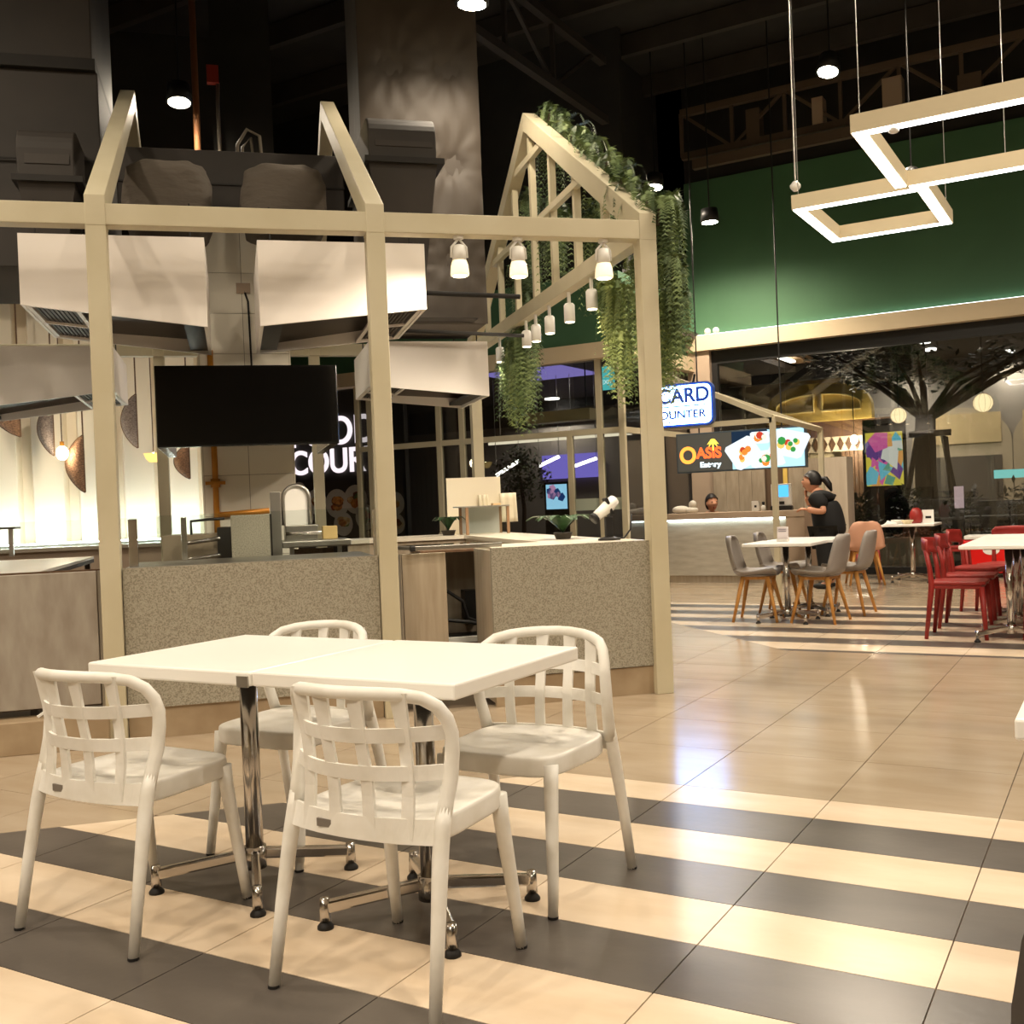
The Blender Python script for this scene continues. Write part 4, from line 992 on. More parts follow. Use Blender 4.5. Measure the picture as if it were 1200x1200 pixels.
# ------------------------------------------------------------------ linear ring lights
FZ = 3.2; BW, BH = .085, .105
t = thing('linear_light', 'cream square-ring linear light with glowing underside', 'lamp', (-1.53, 8.1, FZ), group='cream linear ring lights')
housing = M('fixture_cream', rgb(214,200,168), .5)
def lbar(t, x0, x1, y0, y1, z=FZ):
    h = MB().box(x0, x1, y0, y1, z+.004, z+BH).build('housing', housing, t)
    MB().box(x0+.008, x1-.008, y0+.008, y1-.008, z-.002, z+.006).build('diffuser', led, h)
a = (-1.985, -1.075, 7.50, 8.68)
lbar(t, a[0], a[1], a[2], a[2]+BW); lbar(t, a[0], a[1], a[3]-BW, a[3])
lbar(t, a[0], a[0]+BW, a[2]+BW, a[3]-BW); lbar(t, a[1]-BW, a[1], a[2]+BW, a[3]-BW)
for x, y in ((a[0]+.04, a[2]+.04), (a[1]-.04, a[3]-.04)): MB().tube([(x, y, FZ+BH), (x, y, CZ)], .003, 5).build('cable', steel, t)
t = thing('linear_light', 'cream open zig-zag linear light overlapping the square ring', 'lamp', (-.8, 6.8, FZ), group='cream linear ring lights')
z2 = FZ
lbar(t, -1.275, -1.275+BW, 6.12+BW, 7.415); lbar(t, -1.275, 1.6, 6.12, 6.12+BW); lbar(t, -1.275+BW, 1.6, 7.415, 7.415+BW-.004)
lbar(t, 1.6, 1.6+BW, 6.12, 7.415+BW)
for x, y in ((-1.23, 6.16), (.5, 6.16), (-.6, 7.45), (.8, 7.45)): MB().tube([(x, y, FZ+BH), (x, y, CZ)], .003, 5).build('cable', steel, t)
q = Vector((-1.05, 6.16, FZ))
MB().lathe([(.02, -.03), (.03, -.022), (.03, 0)], 14, q).build('sensor', white_paint, t, smooth=True)
q = at(932, 217, Y=9.0)
t = thing('smoke_detector', 'small white detector hung on a thin rod before the green wall', 'detector', (q.x, 9.0, q.z-.04))
MB().lathe([(.02, -.05), (.045, -.02), (.045, 0), (.02, .03)], 16, (q.x, 9.0, q.z)).build('head', white_paint, t, smooth=True)
MB().tube([(q.x, 9.0, q.z+.02), (q.x, 9.0, CZ)], .008, 6).build('rod', steel, t)
q = at(1068, 205, Y=11.0)
t = thing('pendant_dome', 'small black dome pendant behind the linear lights', 'lamp', (q.x, 11.0, q.z-.05))
MB().lathe([(.09, -.02), (.085, .03), (.05, .07), (.01, .085)], 18, (q.x, 11.0, q.z)).build('dome', black_metal, t, smooth=True)
MB().tube([(q.x, 11.0, q.z+.08), (q.x, 11.0, CZ)], .008, 6).build('rod', black_metal, t)
for i, x in enumerate((826, 836)):
    q = at(x, 389, Y=15.28)
    t = thing('wall_camera', 'tiny white dome camera on the beige cornice, %s' % ('nearer the ferns' if i == 0 else 'nearer the black frame'), 'camera', (q.x, 15.40, gz1), group='dome cameras on the cornice')
    MB().lathe([(.03, 0), (.03, .03)], 12, (q.x, 15.40, gz1)).build('base', white_paint, t)
    MB().ell((q.x, 15.40, gz1+.06), (.05, .05, .05), 12, 8).build('dome', white_paint, t, smooth=True)
# cool wash along the foot of the green wall
t = thing('cove_light', 'slim cool light strip lying on top of the beige cornice', 'lamp', (0, 15.455, gz1))
MB().box(-5.6, 11, 15.44, 15.47, gz1, gz1+.02).build('channel', white_paint, t)
MB().box(-5.6, 11, 15.442, 15.468, gz1+.02, gz1+.024).build('diffuser', EM('cove_glow', (.90, 1.0, .95), 7), t)

# ------------------------------------------------------------------ far left: lit counter, rattan sails, pendants
t = thing('lit_counter', 'long grey counter with a glowing glass back edge under the pleated wall', 'counter', (-3.5, 13.9, 0), 'K')
MB().box(-8.5, .05, 13.5, 14.20, 0, .86).build('body', taupe_wall, t)
MB().box(-8.5, .05, 13.45, 14.22, .86, .90).build('top', M('counter_grey', rgb(160,150,134), .4), t)
MB().box(-8.5, .05, 14.22, 14.30, .0, .93).build('back_ledge', white_paint, t)
MB().box(-8.5, .05, 14.24, 14.28, .93, .945).build('light_strip', EM('ledge_glow', (.86, 1, .98), 60), t)
MB().box(-8.5, .05, 14.18, 14.19, .90, 1.22).build('glass_back', pane_glass, t)
def sail(label, x_edge, yt, yb, x_b, v, mt):
    a, b, c = atk(x_edge, yt, v=v), atk(x_edge+1, yb, v=v), atk(x_b, (yt+yb)/2, v=v)
    zt, zb, hw = a.z, b.z, a.x-c.x
    t = thing('rattan_sail', label, 'pendant', (a.x, v, zb), 'K', 'woven rattan sails hung before the pleated wall')
    rows = []; n = 18
    for i in range(n+1):
        f = i/n; z = zt+(zb-zt)*f; w_ = hw*math.sin(PI*f)**.75
        rows.append([(a.x-w_*g, v-.10*math.sin(PI*g)*math.sin(PI*f), z) for g in (0, .25, .5, .75, 1)])
    MB().strip(rows).build('woven_sail', mt, t, smooth=True, solid=.012)
    MB().tube([(a.x-hw*math.sin(PI*i/n)**.75, v, zt+(zb-zt)*i/n) for i in range(n+1)], .012, 6).build('rim', wood_dark, t)
    MB().tube([(a.x, v, zb), (a.x, v, zt)], .012, 6).build('rim', wood_dark, t)
    MB().tube([(a.x, v, zt), (a.x, v, 4.40)], .010, 6).build('cord', wood_dark, t)
sail('tan woven rattan sail half hidden by the rear hood', 21, 440, 512, -14, 14.0, rattan)
sail('grey woven rattan sail beside the clear bulb', 61, 470, 534, 44, 14.0, rattan_grey)
sail('largest tan woven rattan sail beside the clear bulb', 97, 510, 577, 77, 13.9, rattan)
sail('grey woven rattan sail between the bulb and the amber bowl lamp', 159, 462, 525, 142, 14.0, rattan_grey)
sail('tan woven rattan sail beside the tiled pillar', 221, 520, 561, 204, 14.0, rattan)
q = atk(73, 531, v=13.7)
t = thing('bulb_pendant', 'clear round glowing bulb pendant among the rattan sails', 'lamp', (q.x, 13.7, q.z-.12), 'K')
MB().ell((q.x, 13.7, q.z), (.07, .07, .085), 14, 10).build('globe', EM('bulb_glow', (1, .85, .6), 60), t, smooth=True)
MB().tube([(q.x, 13.7, q.z+.08), (q.x, 13.7, q.z+.14)], .025, 10).build('cap', brass, t)
MB().tube([(q.x, 13.7, q.z+.14), (q.x, 13.7, 4.4)], .007, 6).build('cord', wood_dark, t)
q = atk(180, 535, v=13.7)
t = thing('bowl_pendant', 'amber glass bowl pendant lamp near the black screens', 'lamp', (q.x, 13.7, q.z-.08), 'K')
MB().lathe([(.05, -.07), (.09, -.03), (.12, .04), (.11, .04), (.05, -.04)], 16, (q.x, 13.7, q.z)).build('bowl', EM('amber_glow', (1, .66, .2), 1.6), t, smooth=True)
MB().ell((q.x, 13.7, q.z), (.04, .04, .05), 10, 8).build('bulb', bulb, t, smooth=True)
MB().tube([(q.x, 13.7, q.z+.05), (q.x, 13.7, 4.4)], .007, 6).build('cord', wood_dark, t)
# FOOD COURT sign on the dark wall
SY = BY+.28
t = thing('wall_sign', 'white block-letter sign reading FOOD COURT on a dark wall', 'sign', (-10.6, SY, 1.8))
sg = EM('sign_pink', (1, .88, .93), 1.1)
zF = (at(405, 489, Y=SY).z+at(405, 522, Y=SY).z)/2; hF = at(405, 488, Y=SY).z-at(405, 522, Y=SY).z
zC = (at(385, 528, Y=SY).z+at(385, 556, Y=SY).z)/2; hC = at(385, 528, Y=SY).z-at(385, 556, Y=SY).z
xO = at(405, 505, Y=SY).x
b_ = Vector(BASE[t.name])
text('FOOD', 'lettering', sg, hF*1.36, t, (xO-.27-b_.x, -.01, zF-b_.z), (PI/2, 0, 0), .01, .010)
xa, xb = at(341, 545, Y=SY).x, at(447, 540, Y=SY).x
text('COURT', 'lettering', sg, hC*1.42, t, ((xa+xb)/2-b_.x, -.01, zC-b_.z), (PI/2, 0, 0), .01, .010)
# poster of dishes
t = thing('food_poster', 'poster of plated dishes under the block-letter sign', 'poster', (-10.6, SY, .7))
x0, x1 = at(333, 590, Y=SY).x, at(474, 590, Y=SY).x; z1 = at(400, 563, Y=SY).z
MB().box(x0, x1, SY-.02, SY, .55, z1).build('backing', M('poster_dark', rgb(60,54,52), .6), t)
def dish(t, x, z, r, rim, foods, y):
    MB().extrude([(x+r*math.cos(2*PI*i/24), y, z+r*math.sin(2*PI*i/24)) for i in range(24)], (0, -.004, 0)).build('plate_print', rim, t)
    for i in range(7):
        a = rnd(0, 2*PI); d = r*.42*math.sqrt(rnd(0, 1)); rr = r*rnd(.30, .55)
        MB().extrude([(x+d*math.cos(a)+rr*rnd(.7, 1)*math.cos(2*PI*j/11), y-.004, z+d*math.sin(a)*.8+rr*.75*rnd(.7, 1)*math.sin(2*PI*j/11)) for j in range(11)], (0, -.0015-.0004*i, 0)).build('food_print', random.choice(foods), t)
E_ = lambda nm, c, s=.55: M(nm, c, .5, emit=c, strength=s)
F_ = lambda nm, c, d: M(nm, c, .5, noise=(14, d, .38, .6))
fo = [F_('food_red', rgb(166,78,50), rgb(110,50,34)), F_('food_orange', rgb(214,150,84), rgb(160,92,50)), F_('food_green', rgb(116,128,78), rgb(80,96,56)), F_('food_cream', rgb(222,200,160), rgb(190,150,104)), F_('food_brown', rgb(140,94,64), rgb(92,58,40))]
pw = M('plate_white', rgb(206,198,190), .5)
for x, y, r in ((372, 588, 15), (396, 590, 17), (418, 585, 17), (358, 606, 14), (430, 606, 15), (352, 575, 10), (404, 614, 14), (464, 590, 14), (466, 614, 12)):
    q = at(x, y, Y=SY); rr = r/F_PX*depth_of(q)
    dish(t, q.x, max(q.z, .55+rr), rr, pw, fo, SY-.021-.006*(x % 3))
# ------------------------------------------------------------------ stall counter with lit front
CY = 13.9
x0, x1, x2 = -5.62, at(922, 640, Y=CY).x, at(944, 640, Y=CY).x
t = thing('stall_counter', 'pale stall counter with a strip light under its ledge', 'counter', (-4.6, CY+.3, 0))
MB().box(x0, x1, CY+.06, CY+.55, .10, .86).build('front_panel', M('counter_stone', rgb(186,180,166), .45, noise=(4, rgb(168,160,146), .3, .7, (1, 1, 5))), t)
MB().box(x0, x1, CY+.10, CY+.55, 0, .10).build('plinth', wood_lam, t)
MB().box(x0, x2, CY, CY+.60, .885, .97).build('ledge', taupe_wall, t, bevel=.004)
MB().box(x1, x2, CY+.01, CY+.58, 0, .885).build('end_block', taupe_wall, t)
MB().box(x0+.02, x1-.02, CY+.02, CY+.05, .862, .885).build('light_strip', EM('counter_glow', (.86, 1, .98), 10), t)
def on_counter(x, y=603): p = at(x, y, Y=CY+.3); return Vector((p.x, CY+.3, .97))
q = on_counter(886)
t = thing('card_dispenser', 'small white upright box standing on the stall counter', 'box', q)
MB().box(q.x-.05, q.x+.05, q.y-.03, q.y+.03, q.z, q.z+.14).build('box', white_paint, t, bevel=.005)
MB().box(q.x-.01, q.x+.02, q.y-.032, q.y-.0295, q.z+.05, q.z+.08).build('mark', black_metal, t)
q = on_counter(895)
t = thing('hand_gel', 'tiny dark pump bottle beside the white box on the stall counter', 'bottle', q)
MB().lathe([(.03, 0), (.032, .06), (.012, .08)], 12, q).build('bottle', white_paint, t, smooth=True)
MB().lathe([(.012, .08), (.02, .10), (.02, .125)], 10, q).build('pump', black_metal, t, smooth=True)
q = on_counter(916)
t = thing('pos_terminal', 'white point-of-sale terminal with a blue display on the stall counter', 'terminal', q)
MB().box(q.x-.14, q.x+.15, q.y-.05, q.y+.05, q.z, q.z+.06).build('keyboard_base', black_metal, t, bevel=.005)
MB().box(q.x-.13, q.x+.15, q.y-.02, q.y+.02, q.z+.06, q.z+.36).build('housing', white_paint, t, bevel=.008)
MB().box(q.x-.08, q.x+.11, q.y-.024, q.y-.019, q.z+.18, q.z+.34).build('display', EM('pos_blue', (.10, .50, .95), 1.5), t)
MB().box(q.x-.02, q.x+.05, q.y-.026, q.y-.019, q.z+.08, q.z+.12).build('card_reader', black_metal, t)
q = on_counter(806)
t = thing('bag_bundle', 'bundle of white plastic bags on the stall counter', 'bags', q)
for dx, dz, r in ((-.10, .05, (.13, .09, .06)), (.06, .04, (.10, .08, .05)), (.08, .12, (.06, .05, .06))):
    MB().ell(q+Vector((dx, 0, dz)), r, 14, 8).build('bag', M('bag_white', rgb(226,220,208), .5, bump=(30, .6)), t, smooth=True)
# stall back panels
stall_wood = M('stall_brown', rgb(96,76,58), .6)
xb0, xb1 = at(838, 580, Y=15.3).x, at(943, 580, Y=15.3).x
t = thing('stall_partition', 'stone-look stall partition with a brown doorway strip behind the counter', 'partition', ((xb0+xb1)/2, 15.3, 0))
xd0, xd1 = at(898, 580, Y=15.3).x, at(921, 580, Y=15.3).x
ztop = 2.12
n = 4
for i in range(n):
    a, b = xb0+(xd0-xb0)*i/n, xb0+(xd0-xb0)*(i+1)/n
    MB().box(a+.002, b-.002, 15.25, 15.35, 0, ztop).build('panel', M('panel_stone', rgb(170,156,136), .55, noise=(6, rgb(150,136,116), .3, .7, (3, 3, .6))), t)
MB().box(xd0, xd1, 15.30, 15.36, 0, ztop).build('door_strip', stall_wood, t)
MB().box(xd1, xb1, 15.25, 15.35, 0, ztop).build('panel', MATS['panel_stone'], t)
MB().box(xd1-.01, xd1+.05, 15.22, 15.25, 0, ztop).build('yellow_strip', yellow_paint, t)
pa, pb = at(943, 600, Y=14.56), at(994, 600, Y=14.56)
zp = at(970, 536, Y=14.56).z
t = thing('stone_pillar', 'pale stone-faced pillar behind the standing woman', 'pillar', ((pa.x+pb.x)/2, 14.4, 0))
MB().box(pa.x, pa.x+.20, 14.56, 14.95, 0, zp).build('face_slab', M('panel_stone'), t)
MB().box(pa.x+.205, pb.x, 14.56, 14.95, 0, zp).build('face_slab', M('pillar_pale', rgb(200,188,170), .55, noise=(4, rgb(184,170,150), .3, .7, (3, 3, .5))), t)
# lit menu board
OY = 13.75
TL, TR, BL, BR = at(793, 513, Y=OY), at(942, 498, Y=OY), at(796, 553, Y=OY), at(943, 546, Y=OY)
xa, xb = (TL.x+BL.x)/2, (TR.x+BR.x)/2; za, zb = (BL.z+BR.z)/2, (TL.z+TR.z)/2
t = thing('menu_sign', 'lit hanging menu sign with orange palm lettering and pictures of dishes', 'sign', ((xa+xb)/2, OY, za))
MB().box(xa-.02, xb+.02, OY, OY+.10, za-.02, zb+.02).build('casing', M('sign_case', rgb(70,82,92), .4), t, bevel=.004)
xs_ = xa+(xb-xa)*.445
MB().box(xa, xs_, OY-.006, OY, za, zb).build('name_panel', E_('sign_charcoal', rgb(74,74,70), .5), t)
MB().box(xs_, xb, OY-.006, OY, za, zb).build('picture_panel', EM('sign_sky', (.50, .86, 1.0), 1.3), t)
for x in (xa+.3, xb-.3): MB().tube([(x, OY+.05, zb), (x, OY+.05, CZ)], .010, 6).build('hanger', black_metal, t)
W_ = xs_-xa; H_ = zb-za; bz = Vector(BASE[t.name])
def put(s, nm, mt, sz, fx, fz, bold=.004, sx=1.0): text(s, nm, mt, sz, t, (xa+W_*fx-bz.x, -.008, za+H_*fz-bz.z), (PI/2, 0, 0), .002, bold, sx=sx)
neon = EM('neon_red', (1.0, .13, .03), 2.2); neo = EM('neon_orange', (1.0, .34, .05), 2.2); neow = EM('neon_white', (.8, .95, 1), 1.8); neoy = EM('neon_yellow', (1.0, .72, .08), 2.2)
put('O', 'lettering', neo, H_*.62, .19, .42, .010, .95)
put('ASIS', 'lettering', neon, H_*.40, .58, .47, .008, .95)
put('Eatery', 'lettering', neow, H_*.20, .60, .16, .004, 1.15)
px_, pz_ = xa+W_*.66, za+H_*.74
for i in range(9):
    a = PI*(-.12+1.24*i/8); r = H_*.17*(1 if i % 2 else .8)
    d = Vector((math.cos(a), 0, math.sin(a))); s_ = Vector((-d.z, 0, d.x))
    p = Vector((px_, OY-.009, pz_))
    MB().extrude([p-s_*.006, p+d*r*.5-s_*.018+Vector((0, 0, .012)), p+d*r+Vector((0, 0, -.03)), p+d*r*.5+s_*.018+Vector((0, 0, .012)), p+s_*.006], (0, -.003, 0)).build('palm_frond', neoy, t)
MB().beam((px_, OY-.009, pz_-.10), (px_, OY-.009, pz_), .02, .003, (0, 1, 0)).build('palm_trunk', neoy, t)
e = lambda nm, c, s=1.1: EM(nm, c, s)
ff = [e('pic_red', rgb(214,70,44)), e('pic_green', rgb(66,160,74)), e('pic_orange', rgb(246,150,60)), e('pic_yellow', rgb(250,214,110)), e('pic_white', rgb(250,246,226))]
pwh = e('pic_plate', rgb(236,246,252), 1.2); pdk = e('pic_dark', rgb(40,60,84), .8)
WP = xb-xs_
def poly_print(pts, mt, dy): MB().extrude([(xs_+WP*a, OY-.008-dy, za+H_*b) for a, b in pts], (0, -.002, 0)).build('picture_print', mt, t)
poly_print([(.0, .66), (.0, 1), (.50, 1), (.56, .80), (.40, .70), (.28, .78)], pdk, 0)
def tray(c, w_, h_, rot, dy):
    ca, sa = math.cos(rot), math.sin(rot); asp = H_/WP
    P_ = lambda k: [(c[0]+(x*ca-y*sa)*w_*k*asp, c[1]+(x*sa+y*ca)*h_*k) for x, y in ((-1, -.8), (-.8, -1), (.8, -1), (1, -.8), (1, .8), (.8, 1), (-.8, 1), (-1, .8))]
    poly_print(P_(1.0), pwh, dy)
    for i in range(10):
        a = rnd(0, 6.28); d = rnd(0, .55); r = rnd(.12, .22)
        cx, cz = c[0]+(d*math.cos(a)*ca*w_-d*math.sin(a)*sa*h_)*asp, c[1]+d*math.cos(a)*sa*w_+d*math.sin(a)*ca*h_
        cx = min(max(cx, .06), .94); cz = min(max(cz, .14), .86)
        poly_print([(cx+r*math.cos(j*PI/4)*asp*.5, cz+r*math.sin(j*PI/4)*.5) for j in range(8)], random.choice(ff), dy+.003+.0007*i)
tray((.17, .42), .42, .36, .5, .002); tray((.80, .60), .46, .34, -.35, .002); tray((.48, .24), .46, .22, .15, .002); tray((.40, .80), .26, .16, 0, .004)
# ------------------------------------------------------------------ card counter house frame and sign
FY, RY = 12.0, 13.63
t = thing('card_booth_frame', 'slim cream house-outline booth frame behind the grey shell chairs', 'booth frame', (-4.0, 12.4, 0))
def fr(p, q, s=.06): MB().beam(p, q, s, s, (0, 1, 0)).build('frame_bar', frame_paint, t)
e1 = at(905, 489, Y=FY); xf = e1.x; zf_ = e1.z
MB().box(xf-.03, xf+.03, FY-.03, FY+.03, 0, zf_).build('post', frame_paint, t)
ap = at(764, 434, Y=FY); fr((xf, FY, zf_), (ap.x, FY, ap.z))
fr((xf, FY, zf_-.03), (ap.x, FY, zf_-.03))
MB().box(ap.x-.03, ap.x+.03, FY-.03, FY+.03, 0, ap.z+.02).build('post', frame_paint, t)
e2 = at(961, 503, Y=RY); MB().box(e2.x-.03, e2.x+.03, RY-.03, RY+.03, 0, e2.z).build('post', frame_paint, t)
a2 = at(766, 438, Y=RY); fr((e2.x, RY, e2.z), (a2.x, RY, a2.z))
fr((xf, FY, zf_), (e2.x, RY, e2.z)); fr((ap.x, FY, ap.z), (a2.x, RY, a2.z))
sy = FY-.10
zc0, zc1 = at(800, 500, Y=sy).z, at(820, 447, Y=sy).z; xr = at(836, 475, Y=sy).x; xl_ = at(752, 475, Y=sy).x
t = thing('card_sign', 'bright rounded white sign with blue letters CARD COUNTER', 'sign', ((xl_+xr)/2, sy, zc0))
def rrect(x0, x1, z0, z1, r, y, n=5):
    pts = []
    for cx, cz, a0 in ((x1-r, z0+r, -90), (x1-r, z1-r, 0), (x0+r, z1-r, 90), (x0+r, z0+r, 180)):
        for i in range(n+1):
            a = math.radians(a0+90*i/n); pts.append((cx+r*math.cos(a), y, cz+r*math.sin(a)))
    return pts
blue = M('sign_blue', rgb(40,66,128), .4); blue_l = E_('sign_blue_lit', rgb(36,64,150), .8)
MB().extrude(rrect(xl_, xr, zc0, zc1, .09, sy), (0, .08, 0)).build('casing', blue, t)
MB().extrude(rrect(xl_+.03, xr-.03, zc0+.03, zc1-.03, .065, sy), (0, -.012, 0)).build('lit_face', EM('sign_face', (.27, .50, 1.0), 26.0), t)
bz = Vector(BASE[t.name]); hh = zc1-zc0; ww = xr-xl_; cx = (xl_+xr)/2
text('CARD', 'lettering', blue_l, hh*.46, t, (cx-bz.x+ww*.10, -.014, zc0+hh*.70-bz.z), (PI/2, 0, 0), .002, .008, sx=1.0)
MB().box(cx-ww*.36, cx+ww*.40, sy-.016, sy-.012, zc0+hh*.455, zc0+hh*.485).build('rule', blue_l, t)
text('COUNTER', 'lettering', blue_l, hh*.26, t, (cx-bz.x+ww*.02, -.014, zc0+hh*.27-bz.z), (PI/2, 0, 0), .002, .004, sx=1.08)
for x in (cx-.2, cx+.2): MB().beam((x, sy+.04, zc1), (x, FY, zc1+.10), .02, .02).build('hanger', black_metal, t)

# ------------------------------------------------------------------ people
def skin_mesh(name, verts, edges, radii, mat, parent, sub=2):
    b = Vector(BASE[parent.name]); me = bpy.data.meshes.new(name)
    me.from_pydata([tuple(Vector(p)) for p in verts], edges, []); me.materials.append(mat)
    o = bpy.data.objects.new(name, me); COL.objects.link(o); o.parent = parent
    md = o.modifiers.new('skin', 'SKIN'); md.use_smooth_shade = True
    if not me.skin_vertices: pass
    for i, r in enumerate(radii):
        d = me.skin_vertices[0].data[i]; d.radius = r if isinstance(r, tuple) else (r, r)
        d.use_root = (i == 0)
    s = o.modifiers.new('ss', 'SUBSURF'); s.levels = sub; s.render_levels = sub
    return o
def head_mesh(parent, c, s, yaw, tilt=0.0):
    # local: face looks along +x; a skull of rings, then brow, nose, lips, chin, ears
    R = Matrix.Translation(c) @ Matrix.Rotation(yaw, 4, 'Z') @ Matrix.Rotation(tilt, 4, 'Y') @ Matrix.Scale(s, 4)
    mb = MB(); n, m = 24, 18; vs = []
    for i in range(m+1):
        p = PI*i/m; z = -math.cos(p)*.118
        for j in range(n):
            a = 2*PI*j/n; ca, sa = math.cos(a), math.sin(a); r = math.sin(p)
            x = ca*r*.098; y = sa*r*.074
            if z < -.02: y *= 1-.35*(-z-.02)/.1; x *= 1-(.12 if ca > 0 else .30)*(-z-.02)/.1
            if ca > .9 and abs(z+.012) < .03: x += .022*(1-abs(z+.012)/.03)        # nose
            if ca > .85 and abs(z-.016) < .014: x -= .006                          # eye hollows
            if ca > .9 and abs(z+.058) < .012: x += .004                           # lips
            vs.append(R @ Vector((x, y, z)))
    mb._add(vs, [(i*n+j, i*n+(j+1) % n, (i+1)*n+(j+1) % n, (i+1)*n+j) for i in range(m) for j in range(n)])
    for sg in (-1, 1):
        o = len(mb.v); e_ = MB().ell((-.005, sg*.074, 0), (.02, .008, .03), 8, 6)
        mb._add([R @ Vector(p) for p in e_.v], e_.f)
    h = mb.build('head', skin_mesh_mat, parent, smooth=True)
    for sg in (-1, 1):
        MB_ = MB().ell((.086, sg*.032, .016), (.008, .014, .007), 8, 6)
        q = MB(); q._add([R @ Vector(p) for p in MB_.v], MB_.f); q.build('eye', hair_mat, h, smooth=True)
    q = MB(); e_ = MB().ell((.088, 0, -.058), (.008, .024, .007), 8, 6); q._add([R @ Vector(p) for p in e_.v], e_.f); q.build('mouth', M('lips', rgb(160,84,76), .5), h, smooth=True)
    return R
skin_mesh_mat = skin_mat
def hair_cap(parent, R, low=-.05):
    mb = MB(); n, m = 24, 14; vs = []
    for i in range(m+1):
        p = PI*i/m
        for j in range(n):
            a = 2*PI*j/n; ca, sa = math.cos(a), math.sin(a); r = math.sin(p); z = -math.cos(p)*.128+.008
            x = ca*r*.106-.010; y = sa*r*.084
            if ca > .15: z = max(z, .045+.03*ca); 
            else: z = max(z, low)
            vs.append(R @ Vector((x, y, z)))
    mb._add(vs, [(i*n+j, i*n+(j+1) % n, (i+1)*n+(j+1) % n, (i+1)*n+j) for i in range(m) for j in range(n)])
    return mb.build('hair', hair_mat, parent, smooth=True)
def hand(parent, wrist, d, up, s=1.0, curl=.5):
    d = Vector(d).normalized(); up = Vector(up); side = d.cross(up).normalized(); up = side.cross(d); w_ = Vector(wrist)
    mb = MB().tube([w_, w_+d*.03*s, w_+d*.08*s], [.020*s, .034*s, .036*s], 10, flat=.5)
    for k, (o, l) in enumerate(((-.026, .062), (-.009, .072), (.009, .067), (.025, .052))):
        p0 = w_+d*.075*s+side*o*s; p1 = p0+(d*math.cos(curl*.6)-up*math.sin(curl*.6))*l*.5*s; p2 = p1+(d*math.cos(curl*1.5)-up*math.sin(curl*1.5))*l*.5*s
        mb.tube([p0, p1, p2], [.0095*s, .009*s, .007*s], 8)
    p0 = w_+d*.025*s-side*.03*s; mb.tube([p0, p0+(d*.6-side*.8).normalized()*.03*s, p0+(d*.6-side*.8).normalized()*.03*s+d*.028*s-up*.01], [.012*s, .0105*s, .008*s], 8)
    mb.build('hand', skin_mat, parent, smooth=True)
wb_ = Vector((-3.22, 13.25, 0))
t = thing('person', 'standing person in black with a ponytail, hand to mouth at the stall counter', 'person', wb_)
V3 = [(0,0,.76), (-.01,0,.92), (-.05,0,1.07), (-.09,0,1.17), (-.135,0,1.25),            # 0-4 trunk, neck
      (-.065,-.15,1.12), (.03,-.21,.95), (-.19,-.20,.99),                                # 5-7 near arm
      (-.085,.15,1.12), (-.20,.18,.95), (-.265,.09,1.15),                                 # 8-10 far arm
      (.0,-.085,.70), (-.005,-.095,.40), (.03,-.10,.07), (-.10,-.11,.03),                  # 11-14 near leg
      (.0,.085,.70), (-.015,.095,.40), (.02,.10,.07), (-.11,.11,.03)]                      # 15-18
Ed = [(0,1),(1,2),(2,3),(3,4),(3,5),(5,6),(6,7),(3,8),(8,9),(9,10),(0,11),(11,12),(12,13),(13,14),(0,15),(15,16),(16,17),(17,18)]
Rd = [.09,.09,.09,.08,.07,.06,.055,.038,.06,.055,.038,.06,.05,.04,.035,.06,.05,.04,.035]
skin_mesh('body', V3, Ed, Rd, skin_mat, t)
sv = [(.045,0,.60), (.035,0,.76), (.01,0,.92), (-.035,0,1.06), (-.075,0,1.155), (-.065,-.15,1.13), (.02,-.21,.985), (-.085,.15,1.13), (-.17,.18,.985)]
skin_mesh('shirt', sv, [(0,1),(1,2),(2,3),(3,4),(4,5),(5,6),(4,7),(7,8)], [(.20,.21),(.205,.215),(.205,.21),(.195,.20),(.115,.12),.115,.10,.115,.10], cloth_black, t)
skin_mesh('trousers', [(0,0,.74),(0,-.085,.68),(-.005,-.095,.40),(.03,-.10,.08),(0,.085,.68),(-.015,.095,.40),(.02,.10,.08)], [(0,1),(1,2),(2,3),(0,4),(4,5),(5,6)], [.18,.14,.12,.10,.14,.12,.10], cloth_black, t)
BASE[t.name] = (0,0,0)
R = head_mesh(t, Vector((-.17, 0, 1.325)), 1.10, PI, -.12); hair_cap(t, R, -.03)
MB().tube([(-.065, 0, 1.36), (-.0, 0, 1.35), (.045, .0, 1.28), (.075, .0, 1.20)], [.03, .045, .04, .012], 10).build('ponytail', hair_mat, t, smooth=True)
hand(t, (-.19,-.20,.99), (-1, .15, .05), (0, 0, 1), .95, .6); hand(t, (-.265,.09,1.15), (-.05, -.35, 1), (-1, 0, 0), .95, 1.0)
for s_ in (-1, 1): MB().ell((-.05, s_*.105, .035), (.125, .045, .04), 12, 8).build('shoe', rubber, t, smooth=True)
MB().box(-.20, -.195, -.10, -.05, 1.02, 1.035).build('badge', white_paint, t)
cp = at(834, 588, Y=14.95)
t = thing('person', 'seated person with dark tied hair behind the stall counter', 'person', (cp.x, 14.95, 0))
hz = cp.z-.02
